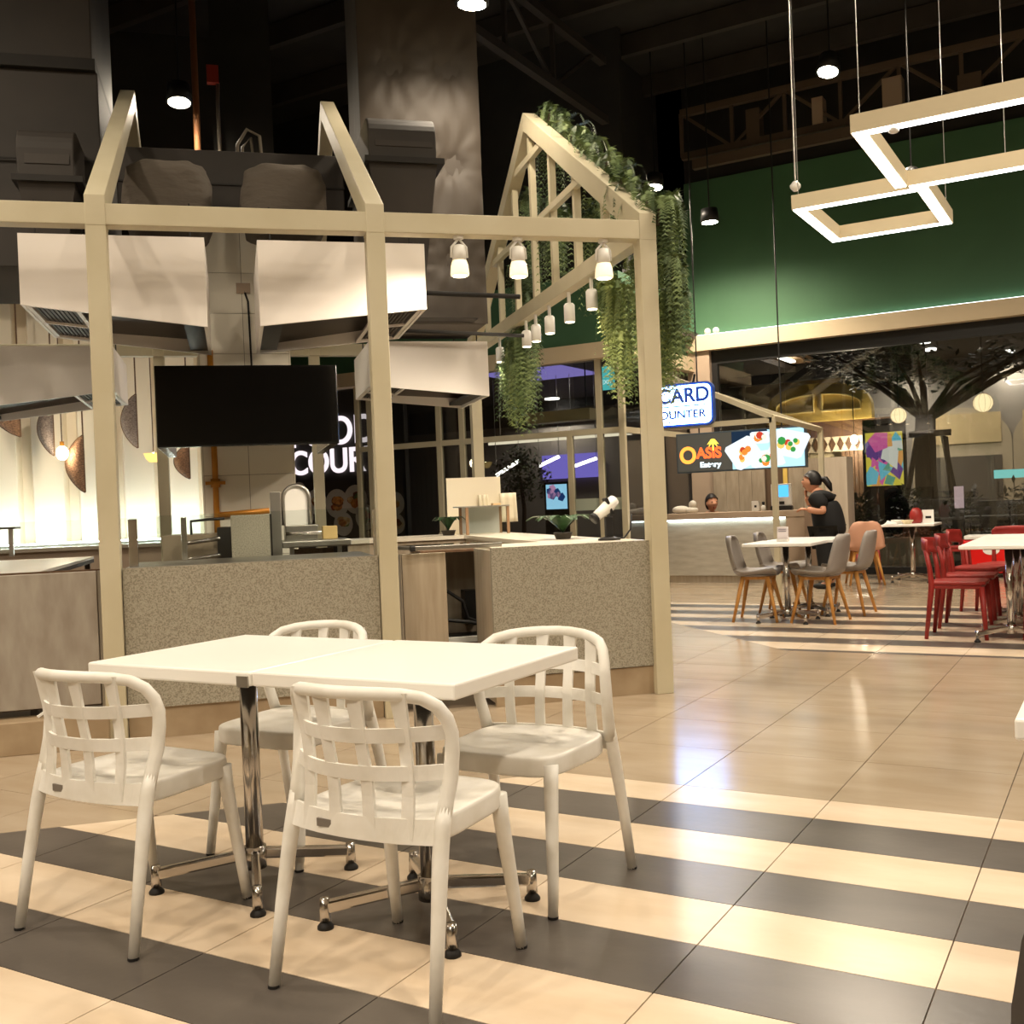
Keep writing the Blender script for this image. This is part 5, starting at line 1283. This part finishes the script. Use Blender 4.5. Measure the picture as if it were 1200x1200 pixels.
skin_mesh('body', [(.0,0,.50),(0,0,.75),(0,0,hz-.28),(0,0,hz-.18),(0,0,hz-.09),(.16,0,hz-.23),(.20,-.05,hz-.48),(.16,-.25,hz-.50),(-.16,0,hz-.23),(-.20,-.05,hz-.48),(-.16,-.25,hz-.50),(.09,-.38,.52),(.09,-.40,.06),(-.09,-.38,.52),(-.09,-.40,.06)],
          [(0,1),(1,2),(2,3),(3,4),(3,5),(5,6),(6,7),(3,8),(8,9),(9,10),(0,11),(11,12),(0,13),(13,14)], [.12,.12,.12,.08,.07,.06,.055,.038,.06,.055,.038,.08,.05,.08,.05], skin_mat, t)
skin_mesh('shirt', [(0,0,.52),(0,0,.75),(0,0,hz-.28),(0,0,hz-.19),(.16,0,hz-.23),(.20,-.04,hz-.42),(-.16,0,hz-.23),(-.20,-.04,hz-.42)], [(0,1),(1,2),(2,3),(3,4),(4,5),(3,6),(6,7)], [.2,.2,.19,.12,.105,.085,.105,.085], cloth_black, t)
BASE[t.name] = (0,0,0)
R = head_mesh(t, Vector((0, 0, hz)), 1.1, -PI/2+.75); hair_cap(t, R, -.09)
for s_ in (-1, 1): hand(t, (s_*.16, -.25, hz-.50), (0, -1, 0), (0, 0, 1), .95, .6)
t = thing('stool', 'plain dark stool under the seated person', 'stool', (cp.x, 14.95, 0))
MB().lathe([(.15, .42), (.16, .44), (.15, .46)], 16, (cp.x, 14.95, 0)).build('seat', black_metal, t)
for sx in (-1, 1):
    for sy_ in (-1, 1): MB().tube([(cp.x+sx*.14, 14.95+sy_*.14, 0), (cp.x+sx*.09, 14.95+sy_*.09, .43)], .012, 6).build('leg', black_metal, t)

# ------------------------------------------------------------------ beyond the glass
FYW = 27.0
out_floor = struct(MB().box(-18, 14, 15.5, FYW, -.1, -.005), 'floor_outside', M('paving', rgb(120,108,92), .5, noise=(3, rgb(100,90,76), .3, .7)))
struct(MB().box(-5.6, 14, 15.75, FYW, 4.25, 4.35), 'ceiling_outside', M('soffit_dark', rgb(70,62,54), .7))
struct(MB().box(-18, -5.6, 13.1, FYW, 3.6, 3.7), 'ceiling_bay', M('soffit_dark'))
struct(MB().box(-18, 14, FYW, FYW+.2, 0, 5.0), 'wall_far', M('facade_grey', rgb(126,116,104), .7, noise=(1, rgb(108,100,90), .3, .7)))
struct(MB().box(14, 14.2, 15.5, FYW, 0, 5), 'wall_far_right', M('facade_grey'))
struct(MB().box(-18.2, -18, 15.6, FYW, 0, 5), 'wall_far_left', M('facade_grey'))
wc0, wc1 = at(850, 425, Y=20).x, at(990, 425, Y=20).x
struct(MB().box(wc0-.3, -5.25, 16.2, 21.0, 3.75, 3.85), 'ceiling_wood', M('ceil_wood', rgb(196,158,112), .6, noise=(2, rgb(176,136,92), .3, .7, (1, 8, 1))))
struct(MB().box(wc0-.3, wc1+1.0, 21.0, 21.2, at(958, 444, Y=21.0).z, 4.26), 'trim_beam', black_metal)
# far shop with yellow arched awning
AY = 21.6
a0, a1 = at(899, 497, Y=AY), at(1022, 490, Y=AY)
za = (a0.z+a1.z)/2; zt = at(958, 449, Y=AY).z; w_ = a1.x-a0.x; cxx = (a0.x+a1.x)/2
t = thing('arched_awning', 'yellow panelled arch awning over the shop beyond the glass', 'awning', (cxx, AY, za))
pts = [(a0.x, AY, za)]+[(cxx-w_/2*math.cos(PI*i/24)*1.0, AY, za+.12+(zt-za-.12)*math.sin(PI*i/24)**.62) for i in range(25)]+[(a1.x, AY, za)]
MB().extrude(pts, (0, .25, 0)).build('arch', yellow_paint, t)
for sgn in (-1, 1):
    pp = []
    for i in range(11):
        f = i/10; x = cxx+sgn*(w_*.04+w_*.36*f); pp.append((x, AY-.02, za+.22+(zt-za-.45)*math.sqrt(max(0, 1-(f*.92)**2.4))))
    pp += [(cxx+sgn*w_*.40, AY-.02, za+.20), (cxx+sgn*w_*.04, AY-.02, za+.20)]
    if sgn > 0: pp = pp[::-1]
    MB().tube(pp+[pp[0]], .03, 6).build('moulding', M('yellow_light', rgb(236,210,130), .6), t)
struct(MB().box(a0.x-.1, a1.x+.35, AY+.25, AY+.45, za-.32, za), 'trim_lintel', wood_dark)
t = thing('lattice_band', 'cream diamond lattice band under the yellow awning', 'lattice', (cxx, AY+.3, za-.6))
MB().box(a0.x, a1.x+.2, AY+.34, AY+.38, za-.62, za-.32).build('backing', M('lattice_cream', rgb(220,204,176), .6), t)
nn = 14
for i in range(nn):
    x = a0.x+(w_+.2)*(i+.5)/nn; h = .14; d = (w_+.2)/nn*.42
    MB().extrude([(x-d, AY+.33, za-.47), (x, AY+.33, za-.47-h), (x+d, AY+.33, za-.47), (x, AY+.33, za-.47+h)], (0, -.01, 0)).build('diamond', wood_dark, t)
xw0, xw1 = at(988, 580, Y=AY+.3).x, at(1013, 580, Y=AY+.3).x
t = thing('slat_wall', 'brown timber slat wall of the shop beyond the glass', 'wall panel', ((xw0+xw1)/2, AY+.3, 0))
for i in range(5):
    a = xw0+(xw1-xw0)*i/5
    MB().box(a+.006, a+(xw1-xw0)/5-.006, AY+.28, AY+.34, 0, za-.62).build('slat', wood_dark, t)
MB().box(xw0, xw1, AY+.34, AY+.36, 0, za-.62).build('backing', black_metal, t)
struct(MB().box(a0.x-2.0, xw0, AY+.7, AY+.9, 0, 4.3), 'wall_shop', M('shop_cream', rgb(224,206,166), .6))
q = at(1001, 515, Y=21.35)
t = thing('bulb_pendant', 'warm bulb pendant glowing before the timber slat wall', 'lamp', q)
MB().ell(q, (.07, .07, .09), 12, 8).build('bulb', bulb, t, smooth=True)
MB().tube([q+Vector((0, 0, .08)), (q.x, q.y, 4.26)], .008, 6).build('cord', black_metal, t)
lamp('POINT', 'bulb_light', q+Vector((0, -.02, -.14)), 150, WARM, .08)
# abstract lit artwork (plain colour patches)
PY = 20.6
q0, q1 = at(1016, 570, Y=PY), at(1057, 505, Y=PY)
t = thing('lit_artwork', 'lit panel of bright abstract colour patches beyond the glass', 'artwork', ((q0.x+q1.x)/2, PY, 0))
MB().box(q0.x-.05, q1.x+.05, PY+.01, PY+.12, 0, q1.z+.25).build('casing', black_metal, t)
MB().box(q0.x, q1.x, PY, PY+.01, q0.z, q1.z).build('panel', EM('art_yellow', (.95, .78, .10), 1.0), t)
ac = [EM('art_pink', (.85, .16, .45), 1.0), EM('art_cyan', (.20, .66, .80), 1.0), EM('art_orange', (.95, .45, .12), 1.0), EM('art_purple', (.24, .10, .40), .8), EM('art_white', (.9, .9, .8), 1.0), EM('art_green', (.25, .6, .4), .8)]
random.seed(21)
for i in range(26):
    fx, fz = rnd(.08, .92), rnd(.06, .94); r = rnd(.08, .2); n = random.choice((3, 4, 5)); a = rnd(0, 6)
    pts = [(min(max(q0.x+(q1.x-q0.x)*fx+r*math.cos(a+6.283*j/n), q0.x), q1.x), PY, min(max(q0.z+(q1.z-q0.z)*fz+r*1.2*math.sin(a+6.283*j/n), q0.z), q1.z)) for j in range(n)]
    MB().extrude(pts, (0, -.003-.0006*i, 0)).build('colour_patch', ac[i % 6], t)
# tree with raking props
random.seed(5)
TY = 18.6
tb = at(1090, 640, Y=TY); tx = tb.x; zfork = at(1088, 490, Y=TY).z
t = thing('indoor_tree', 'spreading dark tree on raking timber props beyond the glass', 'tree', (tx, TY, .3))
MB().tube([(tx, TY, .2), (tx-.03, TY, 1.4), (tx, TY, zfork)], [.20, .17, .16], 12).build('trunk', bark, t, smooth=True)
crown = MB(); br = MB(); zt = at(1088, 430, Y=TY).z
for i in range(17):
    a = 2*PI*i/17+rnd(-.2, .2); l = rnd(1.3, 2.9)
    if math.cos(a) < 0: l *= 1-.42*abs(math.cos(a))
    tip = Vector((tx+math.cos(a)*l*1.15, TY+math.sin(a)*l*.7, zfork+.75+rnd(0, .75))); mid = Vector((tx+math.cos(a)*l*.45, TY+math.sin(a)*l*.3, zfork+.55))
    br.tube([(tx, TY, zfork-.05), mid, tip], [.055, .035, .012], 7)
    for k in range(170):
        f = rnd(.25, 1.15); p = mid.lerp(tip, f) + Vector((rnd(-.55, .55), rnd(-.45, .45), rnd(-.12, .22)))
        d = Vector((rnd(-1, 1), rnd(-1, 1), rnd(-.35, .25))).normalized(); s_ = d.cross(Vector((rnd(-.3, .3), rnd(-.3, .3), 1))).normalized()
        l_ = rnd(.09, .17); crown._add([p, p+d*l_*.5+s_*.035, p+d*l_, p+d*l_*.5-s_*.035], [(0, 1, 2, 3)])
br.build('branches', bark, t, smooth=True); crown.build('foliage', leaf_tree, t)
for (xp, yp, xt, yt_) in ((1050, 612, 1076, 505), (1132, 605, 1105, 510), (1122, 618, 1108, 512)):
    p, q = at(xp, yp, Y=TY-.5), at(xt, yt_, Y=TY-.18)
    MB().beam((p.x, p.y, .1), q, .06, .06).build('prop', M('prop_wood', rgb(70,58,48), .7), t)
q = at(1090, 508, Y=TY-.2); MB().box(q.x-.32, q.x+.32, TY-.26, TY-.18, q.z-.05, q.z+.05).build('cross_brace', M('prop_wood'), t)
pln = thing('planter', 'long low stone planter beyond the glass front', 'planter', (tx+.6, TY, 0))
MB().box(tx-1.4, tx+3.4, TY-1.0, TY-.9, 0, .42).build('wall', M('planter_stone', rgb(134,124,108), .6), pln)
MB().box(tx-1.4, tx+3.4, TY+.9, TY+1.0, 0, .42).build('wall', MATS['planter_stone'], pln)
for x in (tx-1.4, tx+3.3): MB().box(x, x+.1, TY-.9, TY+.9, 0, .42).build('wall', MATS['planter_stone'], pln)
MB().box(tx-1.3, tx+3.3, TY-.9, TY+.9, .02, .30).build('soil', bark, pln)
def shrub(label, x, y, z, rx, rz, n, mt=None):
    o = thing('shrub', label, 'shrub', (x, y, z), group='shrubs in the planter beyond the glass')
    mb = MB()
    for k in range(n):
        a, b = rnd(0, 6.28), rnd(-.2, 1.4); r = rnd(.35, 1)
        p = Vector((x+rx*r*math.cos(a)*math.cos(b), y+rx*.8*r*math.sin(a)*math.cos(b), z+.1+rz*r*max(0, math.sin(b))))
        d = Vector((rnd(-1, 1), rnd(-1, 1), rnd(-.2, .8))).normalized(); s_ = d.cross(Vector((.1, .2, 1))).normalized(); l_ = rnd(.09, .18)
        mb._add([p, p+d*l_*.5+s_*.03, p+d*l_, p+d*l_*.5-s_*.03], [(0, 1, 2, 3)])
    mb.build('foliage', mt, o)
    MB().tube([(x, y, z), (x, y, z+rz*.5)], .02, 6).build('stem', bark, o)
for i in range(6):
    shrub(['dark shrub at the artwork end of the planter', 'dark shrub second from the artwork in the planter', 'dark shrub against the tree trunk on the artwork side', 'dark shrub against the tree trunk away from the artwork', 'dark shrub second from the far end of the planter', 'dark shrub at the end of the planter away from the artwork'][i], tx-1.0+.80*i, TY-.55, .30, .38, .75+.1*(i % 2), 360, leaf_tree if i % 2 else M('leaf_olive', rgb(70,78,44), .6))
# globe pendants
for (x, y, r, lab) in ((1053, 487, .115, 'glowing faceted globe pendant beside the lit artwork'), (1152, 472, .135, 'larger glowing faceted globe pendant over the dark outdoor tables')):
    q = at(x, y, Y=16.6)
    t = thing('globe_pendant', lab, 'lamp', (q.x, 16.6, q.z-r))
    MB().ell(q, (r, r, r), 10, 7).build('globe', EM('globe_glow', (1, .80, .46), 2.4), t)
    for k in range(5):
        a = PI*k/5; MB().tube([(q.x+r*1.02*math.cos(b_)*math.cos(a), q.y+r*1.02*math.cos(b_)*math.sin(a), q.z+r*1.02*math.sin(b_)) for b_ in [2*PI*j/20 for j in range(21)]], .002, 4).build('wire', brass, t)
    MB().ell(q, (r*.45, r*.45, r*.45), 8, 6).build('lamp_core', EM('globe_core', (1, .9, .65), 8), t, smooth=True)
    MB().tube([(q.x, q.y, q.z+r), (q.x, q.y, 4.26)], .008, 6).build('cord', black_metal, t)
# arches and shopfronts on the far wall
for i, (x, w_, lab) in enumerate(((1128, 1.1, 'pale arched shopfront recess on the far wall beside the globe pendant'), (1252, 1.1, 'pale arched shopfront recess at the far end beyond the globe pendant'))):
    q = at(x, 560, Y=FYW); zt = at(1128, 478, Y=FYW).z
    t = thing('shopfront', lab, 'shopfront', (q.x, FYW, 0))
    pts = [(q.x-w_, FYW-.02, 0), (q.x+w_, FYW-.02, 0)]+[(q.x+w_*math.cos(PI*k/16), FYW-.02, zt-w_*.75+w_*.75*math.sin(PI*k/16)) for k in range(17)]
    MB().extrude(pts, (0, -.06, 0)).build('arch_panel', M('arch_tan', rgb(150,134,108), .7), t)
    MB().box(q.x-w_*.8, q.x+w_*.8, FYW-.10, FYW-.08, .2, 1.9).build('dark_window', M('win_dark', rgb(60,54,48), .3), t)
    MB().box(q.x-w_*.8, q.x+w_*.8, FYW-.11, FYW-.08, 2.2, 2.9).build('upper_panel', M('panel_tan', rgb(170,146,104), .6), t)
q = at(1185, 555, Y=22)
t = thing('lit_counter_sign', 'small cyan lit counter sign far beyond the outdoor tables', 'sign', (q.x, 22, 0))
MB().box(q.x-.6, q.x+1.2, 22.0, 22.5, 0, .9).build('counter', black_metal, t)
MB().box(q.x-.3, q.x+.5, 22.0, 22.03, q.z-.08, q.z+.08).build('lit_panel', EM('cyan_panel', (.3, .9, .85), 1.2), t)
for x in (-.25, .45): MB().box(q.x+x, q.x+x+.03, 22.0, 22.03, .9, q.z-.08).build('post', black_metal, t)
q = at(1126, 640, Y=16.1); zs = at(1126, 583, Y=16.1).z
t = thing('stand_sign', 'slim black standing sign with a pale pink panel beyond the glass', 'sign', (q.x, 16.1, 0))
MB().box(q.x-.06, q.x+.06, 16.08, 16.14, 0, zs-.15).build('post', black_metal, t)
MB().box(q.x-.06, q.x+.06, 16.08, 16.14, zs-.15, zs+.16).build('panel', E_('panel_pink', rgb(226,200,214), .6), t)
MB().box(q.x-.16, q.x+.16, 16.0, 16.24, 0, .03).build('foot', black_metal, t)
# outdoor tables and chairs, black
def out_table(label, x, y):
    t = thing('outdoor_table', label, 'table', (x, y, 0), group='black outdoor tables')
    MB().box(x-.55, x+.55, y-.35, y+.35, .72, .75).build('tabletop', black_metal, t)
    for sx in (-1, 1):
        for sy_ in (-1, 1): MB().box(x+sx*.5-.02, x+sx*.5+.02, y+sy_*.3-.02, y+sy_*.3+.02, 0, .72).build('leg', black_metal, t)
def out_chair(label, x, y, rz):
    t = thing('outdoor_chair', label, 'chair', (0, 0, 0), group='black outdoor chairs')
    MB().box(-.2, .2, -.2, .2, .43, .46).build('seat', black_metal, t)
    for sx in (-1, 1):
        MB().tube([(sx*.19, .19, 0), (sx*.19, .19, .44)], .014, 6).build('leg', black_metal, t)
        MB().tube([(sx*.19, -.21, 0), (sx*.19, -.19, .44), (sx*.19, -.23, .84)], .014, 6).build('leg', black_metal, t)
    for z in (.60, .70, .80): MB().box(-.19, .19, -.235, -.215, z, z+.06).build('back_slat', black_metal, t)
    t.location = (x, y, 0); t.rotation_euler = (0, 0, rz)
ox = at(1165, 620, Y=16.9).x
out_table('black outdoor table behind the slim standing sign', ox, 16.95); out_table('black outdoor table farther from the slim standing sign', ox+1.9, 16.95)
out_chair('black slatted outdoor chair behind the first outdoor table', ox-.2, 17.33, PI); out_chair('black slatted outdoor chair before the first outdoor table', ox+.1, 16.35, 0)
out_chair('black slatted outdoor chair before the second outdoor table', ox+1.7, 16.35, 0); out_chair('black slatted outdoor chair behind the second outdoor table', ox+1.9, 17.33, PI)
# red cooler inside the glass, under the red-chair tables' view
q = at(1160, 668, z=0)
rx_, ry_ = at(1162, 655, Y=15.0).x, 15.0
t = thing('drinks_cooler', 'low glossy red drinks cooler with a white oval, by the glass front', 'cooler', (rx_, ry_, 0))
MB().box(rx_-.33, rx_+.38, ry_-.2, ry_+.2, .06, .50).build('body', M('cooler_red', rgb(222,20,18), .3), t, bevel=.03)
MB().box(rx_-.30, rx_+.36, ry_-.21, ry_+.21, .50, .55).build('lid', white_paint, t, bevel=.01)
MB().extrude([(rx_+.02+.10*math.cos(2*PI*i/20), ry_-.202, .36+.06*math.sin(2*PI*i/20)) for i in range(20)], (0, -.004, 0)).build('oval_mark', white_paint, t)
for dx in (-.25, .28): MB().box(rx_+dx-.03, rx_+dx+.03, ry_-.15, ry_+.15, 0, .06).build('foot', black_metal, t)
# ------------------------------------------------------------------ inside the glazed bay
t = thing('bay_screen', 'bright blue lit poster screen inside the glazed bay', 'screen', (0, 0, 0))
q0, q1 = at(641, 597, Y=16.5), at(664, 567, Y=16.5)
t.location = ((q0.x+q1.x)/2, 16.5, 0); BASE[t.name] = tuple(t.location)
MB().box(q0.x-.04, q1.x+.04, 16.5, 16.6, 0, q1.z+.04).build('casing', black_metal, t)
MB().box(q0.x, q1.x, 16.49, 16.50, q0.z, q1.z).build('screen', EM('screen_blue', (.35, .72, 1), 1.6), t)
random.seed(3)
for i in range(7):
    fx, fz, r = rnd(.15, .85), rnd(.15, .85), rnd(.05, .10)
    MB().extrude([(q0.x+(q1.x-q0.x)*fx+r*math.cos(j), 16.488, q0.z+(q1.z-q0.z)*fz+r*math.sin(j)) for j in (0, 1.2, 2.5, 3.8, 5.0)], (0, -.002, 0)).build('screen_shape', [EM('shape_navy', (.02, .08, .3), .8), EM('shape_pink', (.8, .4, .7), 1)][i % 2], t)
for i, (x0_, y0_, x1_, y1_) in enumerate(((582, 557, 608, 540), (632, 546, 655, 535), (671, 547, 699, 537))):
    p, q = at(x0_, y0_, z=4.2), at(x1_, y1_, z=4.2)
    p, q = at(x0_, y0_, Y=17.4), at(x1_, y1_, Y=17.4); zz_ = (p.z+q.z)/2
    t = thing('batten_light', 'thin white batten light hung inside the glazed bay, %s from the pillar' % ordn[i], 'lamp', (p.x, p.y, zz_), group='batten lights inside the bay')
    MB().beam(p, q, .05, .05).build('diffuser', EM('batten_glow', (1, .95, .9), 10), t)
    for e_ in (p, q): MB().tube([(e_.x, e_.y, e_.z), (e_.x, e_.y, 3.61)], .006, 5).build('cable', steel, t)
p, q = at(617, 497, Y=14.3), at(691, 487, Y=14.3)  # cream box put where the linear light's housing mirrors in the bay glass
t = thing('mirrored_housing', 'cream bulkhead box standing in for a linear light mirrored in the bay glass', 'reflection', (p.x, 14.3, p.z))
MB().box(p.x, q.x, 14.3, 14.6, q.z-.05, q.z+.12).build('box', M('mirrored_cream', rgb(240,222,176), .5), t)
for x in (p.x+.1, q.x-.1): MB().tube([(x, 14.4, q.z+.12), (x, 14.4, 3.61)], .01, 6).build('hanger', black_metal, t)
p = at(690, 435, Y=14.8)
t = thing('exit_sign', 'small teal lit sign hung inside the glazed bay by the corner', 'sign', (at(711, 443, Y=14.0).x, 14.0, 2.8))
q = at(711, 443, Y=14.0); MB().box(q.x-.11, q.x+.11, 14.0, 14.04, q.z-.17, q.z+.17).build('panel', EM('teal_panel', (.10, .62, .62), 1.4), t)
b_ = Vector(BASE[t.name]); text('EXIT', 'lettering', EM('teal_white', (.7, 1, 1), 1.6), .085, t, (q.x-b_.x, -.004, q.z-.06-b_.z), (PI/2, 0, 0), .002, .001)
MB().tube([(q.x, 14.02, q.z+.17), (q.x, 14.02, 3.61)], .008, 6).build('hanger', black_metal, t)
for i, (x, y) in enumerate(((671, 436), (647, 468))):
    q = at(x, y, z=3.575); q.y = min(q.y, 21.6)
    t = thing('downlight', ['round white recessed downlight near the violet ceiling panel', 'round white recessed downlight near the dark fascia board'][i], 'lamp', (q.x, q.y, 3.575), group='bay ceiling downlights')
    MB().lathe([(.17, 0), (.17, .03)], 20, (q.x, q.y, 3.575)).build('lamp_face', EM('bay_face', (1, .95, .9), 12), t)
    lamp('SPOT', 'downlight', (q.x, q.y, 3.55), 260, WHITE, .15, (q.x, q.y, 0), 150, .6)
struct(MB().box(-18, -7.0, 22.0, 22.15, 0, 3.6), 'wall_bay_back', M('bay_back', rgb(138,128,118), .6))
# violet back panel, dark upper band, light shelf and a tree in place of mirrored foliage
q0, q1 = at(636, 562, Y=21.9), at(700, 530, Y=21.9)
t = thing('violet_screen', 'violet lit screen on the back wall of the glazed bay', 'screen', ((q0.x+q1.x)/2, 21.95, q0.z))
MB().box(q0.x, q1.x, 21.9, 22.0, q0.z, q1.z).build('face', EM('violet_wall', (.30, .24, .95), 1.1), t)
q0, q1 = at(500, 505, Y=20.5), at(760, 440, Y=20.5)
solo(MB().box(q0.x-1.5, -7.0, 21.92, 22.0, 3.05, 3.6), 'fascia_board', M('fascia_dark', rgb(58,54,52), .6), 'dark fascia board along the top of the bay back wall', 'fascia', base=(-12, 21.96, 3.05))
q0, q1 = at(574, 521, Y=18.5), at(742, 511, Y=18.5)
t = thing('light_shelf', 'long glowing light shelf hung across the glazed bay', 'lamp', ((q0.x+q1.x)/2, 18.5, q0.z))
MB().box(q0.x, q1.x, 18.45, 18.75, q0.z, q0.z+.05).build('shelf', white_paint, t)
MB().box(q0.x, q1.x, 18.44, 18.45, q0.z-.02, q0.z+.06).build('diffuser', EM('shelf_glow', (1, .88, .66), 1.6), t)
for x in (q0.x+.2, q1.x-.2): MB().tube([(x, 18.6, q0.z+.05), (x, 18.6, 3.61)], .008, 5).build('cable', steel, t)
random.seed(12)
q = at(612, 600, Y=16.9)
t = thing('mirrored_tree', 'slender dark potted tree standing in for trees mirrored in the bay glass', 'tree', (q.x, 16.9, 0))
MB().lathe([(.20, 0), (.26, .4), (.24, .4)], 16, (q.x, 16.9, 0)).build('pot', M('pot_dark'), t, smooth=True)
MB().tube([(q.x, 16.9, .35), (q.x+.05, 16.9, 1.1), (q.x-.02, 16.9, 1.7)], [.05, .04, .03], 8).build('trunk', bark, t, smooth=True)
fo_ = MB()
for k in range(1100):
    a, b, r = rnd(0, 6.28), rnd(-1.2, 1.5), rnd(.3, 1)
    p = Vector((q.x+.62*r*math.cos(a)*math.cos(b), 16.9+.45*r*math.sin(a)*math.cos(b), 1.72+.55*r*math.sin(b)))
    d = Vector((rnd(-1, 1), rnd(-1, 1), rnd(-.6, .6))).normalized(); s_ = d.cross(Vector((.1, .2, 1))).normalized(); l_ = rnd(.07, .13)
    fo_._add([p, p+d*l_*.5+s_*.025, p+d*l_, p+d*l_*.5-s_*.025], [(0, 1, 2, 3)])
fo_.build('foliage', M('leaf_olive'), t)
# purple lit ceiling coffer
q0, q1 = at(612, 448, z=3.56), at(656, 430, z=3.56)
t = thing('violet_coffer', 'violet lit ceiling panel inside the glazed bay', 'ceiling panel', ((q0.x+q1.x)/2, (q0.y+q1.y)/2, 3.56))
MB().box(q0.x, q1.x, min(q0.y, q1.y), max(q0.y, q1.y), 3.56, 3.605).build('panel', EM('violet_glow', (.42, .34, 1.0), .9), t)
# lights in the court
for px_, py_ in ((1043, 419), (1056, 424), (1091, 411), (1084, 402), (1183, 413)):
    q = at(px_, py_, z=4.2)
    t = thing('downlight', 'round downlight in the dark ceiling beyond the glass', 'lamp', (q.x, q.y, 4.2), group='court downlights')
    MB().lathe([(.11, 0), (.11, .06)], 16, (q.x, q.y, 4.2)).build('lamp_face', EM('court_face', (1, .95, .88), 12), t)
    lamp('SPOT', 'court_light', (q.x, q.y, 4.17), 420, WHITE, .1, (q.x, q.y, 0), 150, .7)
for i, (x, y) in enumerate(((924, 422), (1172, 402))):
    q = at(x, y, z=3.70 if i == 0 else 4.1)
    q.y = min(q.y, 20.0)
    t = thing('batten_light', ['white batten light under the timber ceiling beyond the black frame', 'white batten light in the dark ceiling above the tree'][i], 'lamp', (q.x, q.y, q.z))
    MB().box(q.x-.05, q.x+.05, q.y-1.1, q.y+.3, q.z-.02, q.z+.02).build('diffuser', EM('batten_glow', (1, .95, .9), 10), t)
    for dy in (-.9, .2): MB().tube([(q.x, q.y+dy, q.z+.02), (q.x, q.y+dy, 4.26 if i else 3.76)], .008, 5).build('cable', steel, t)
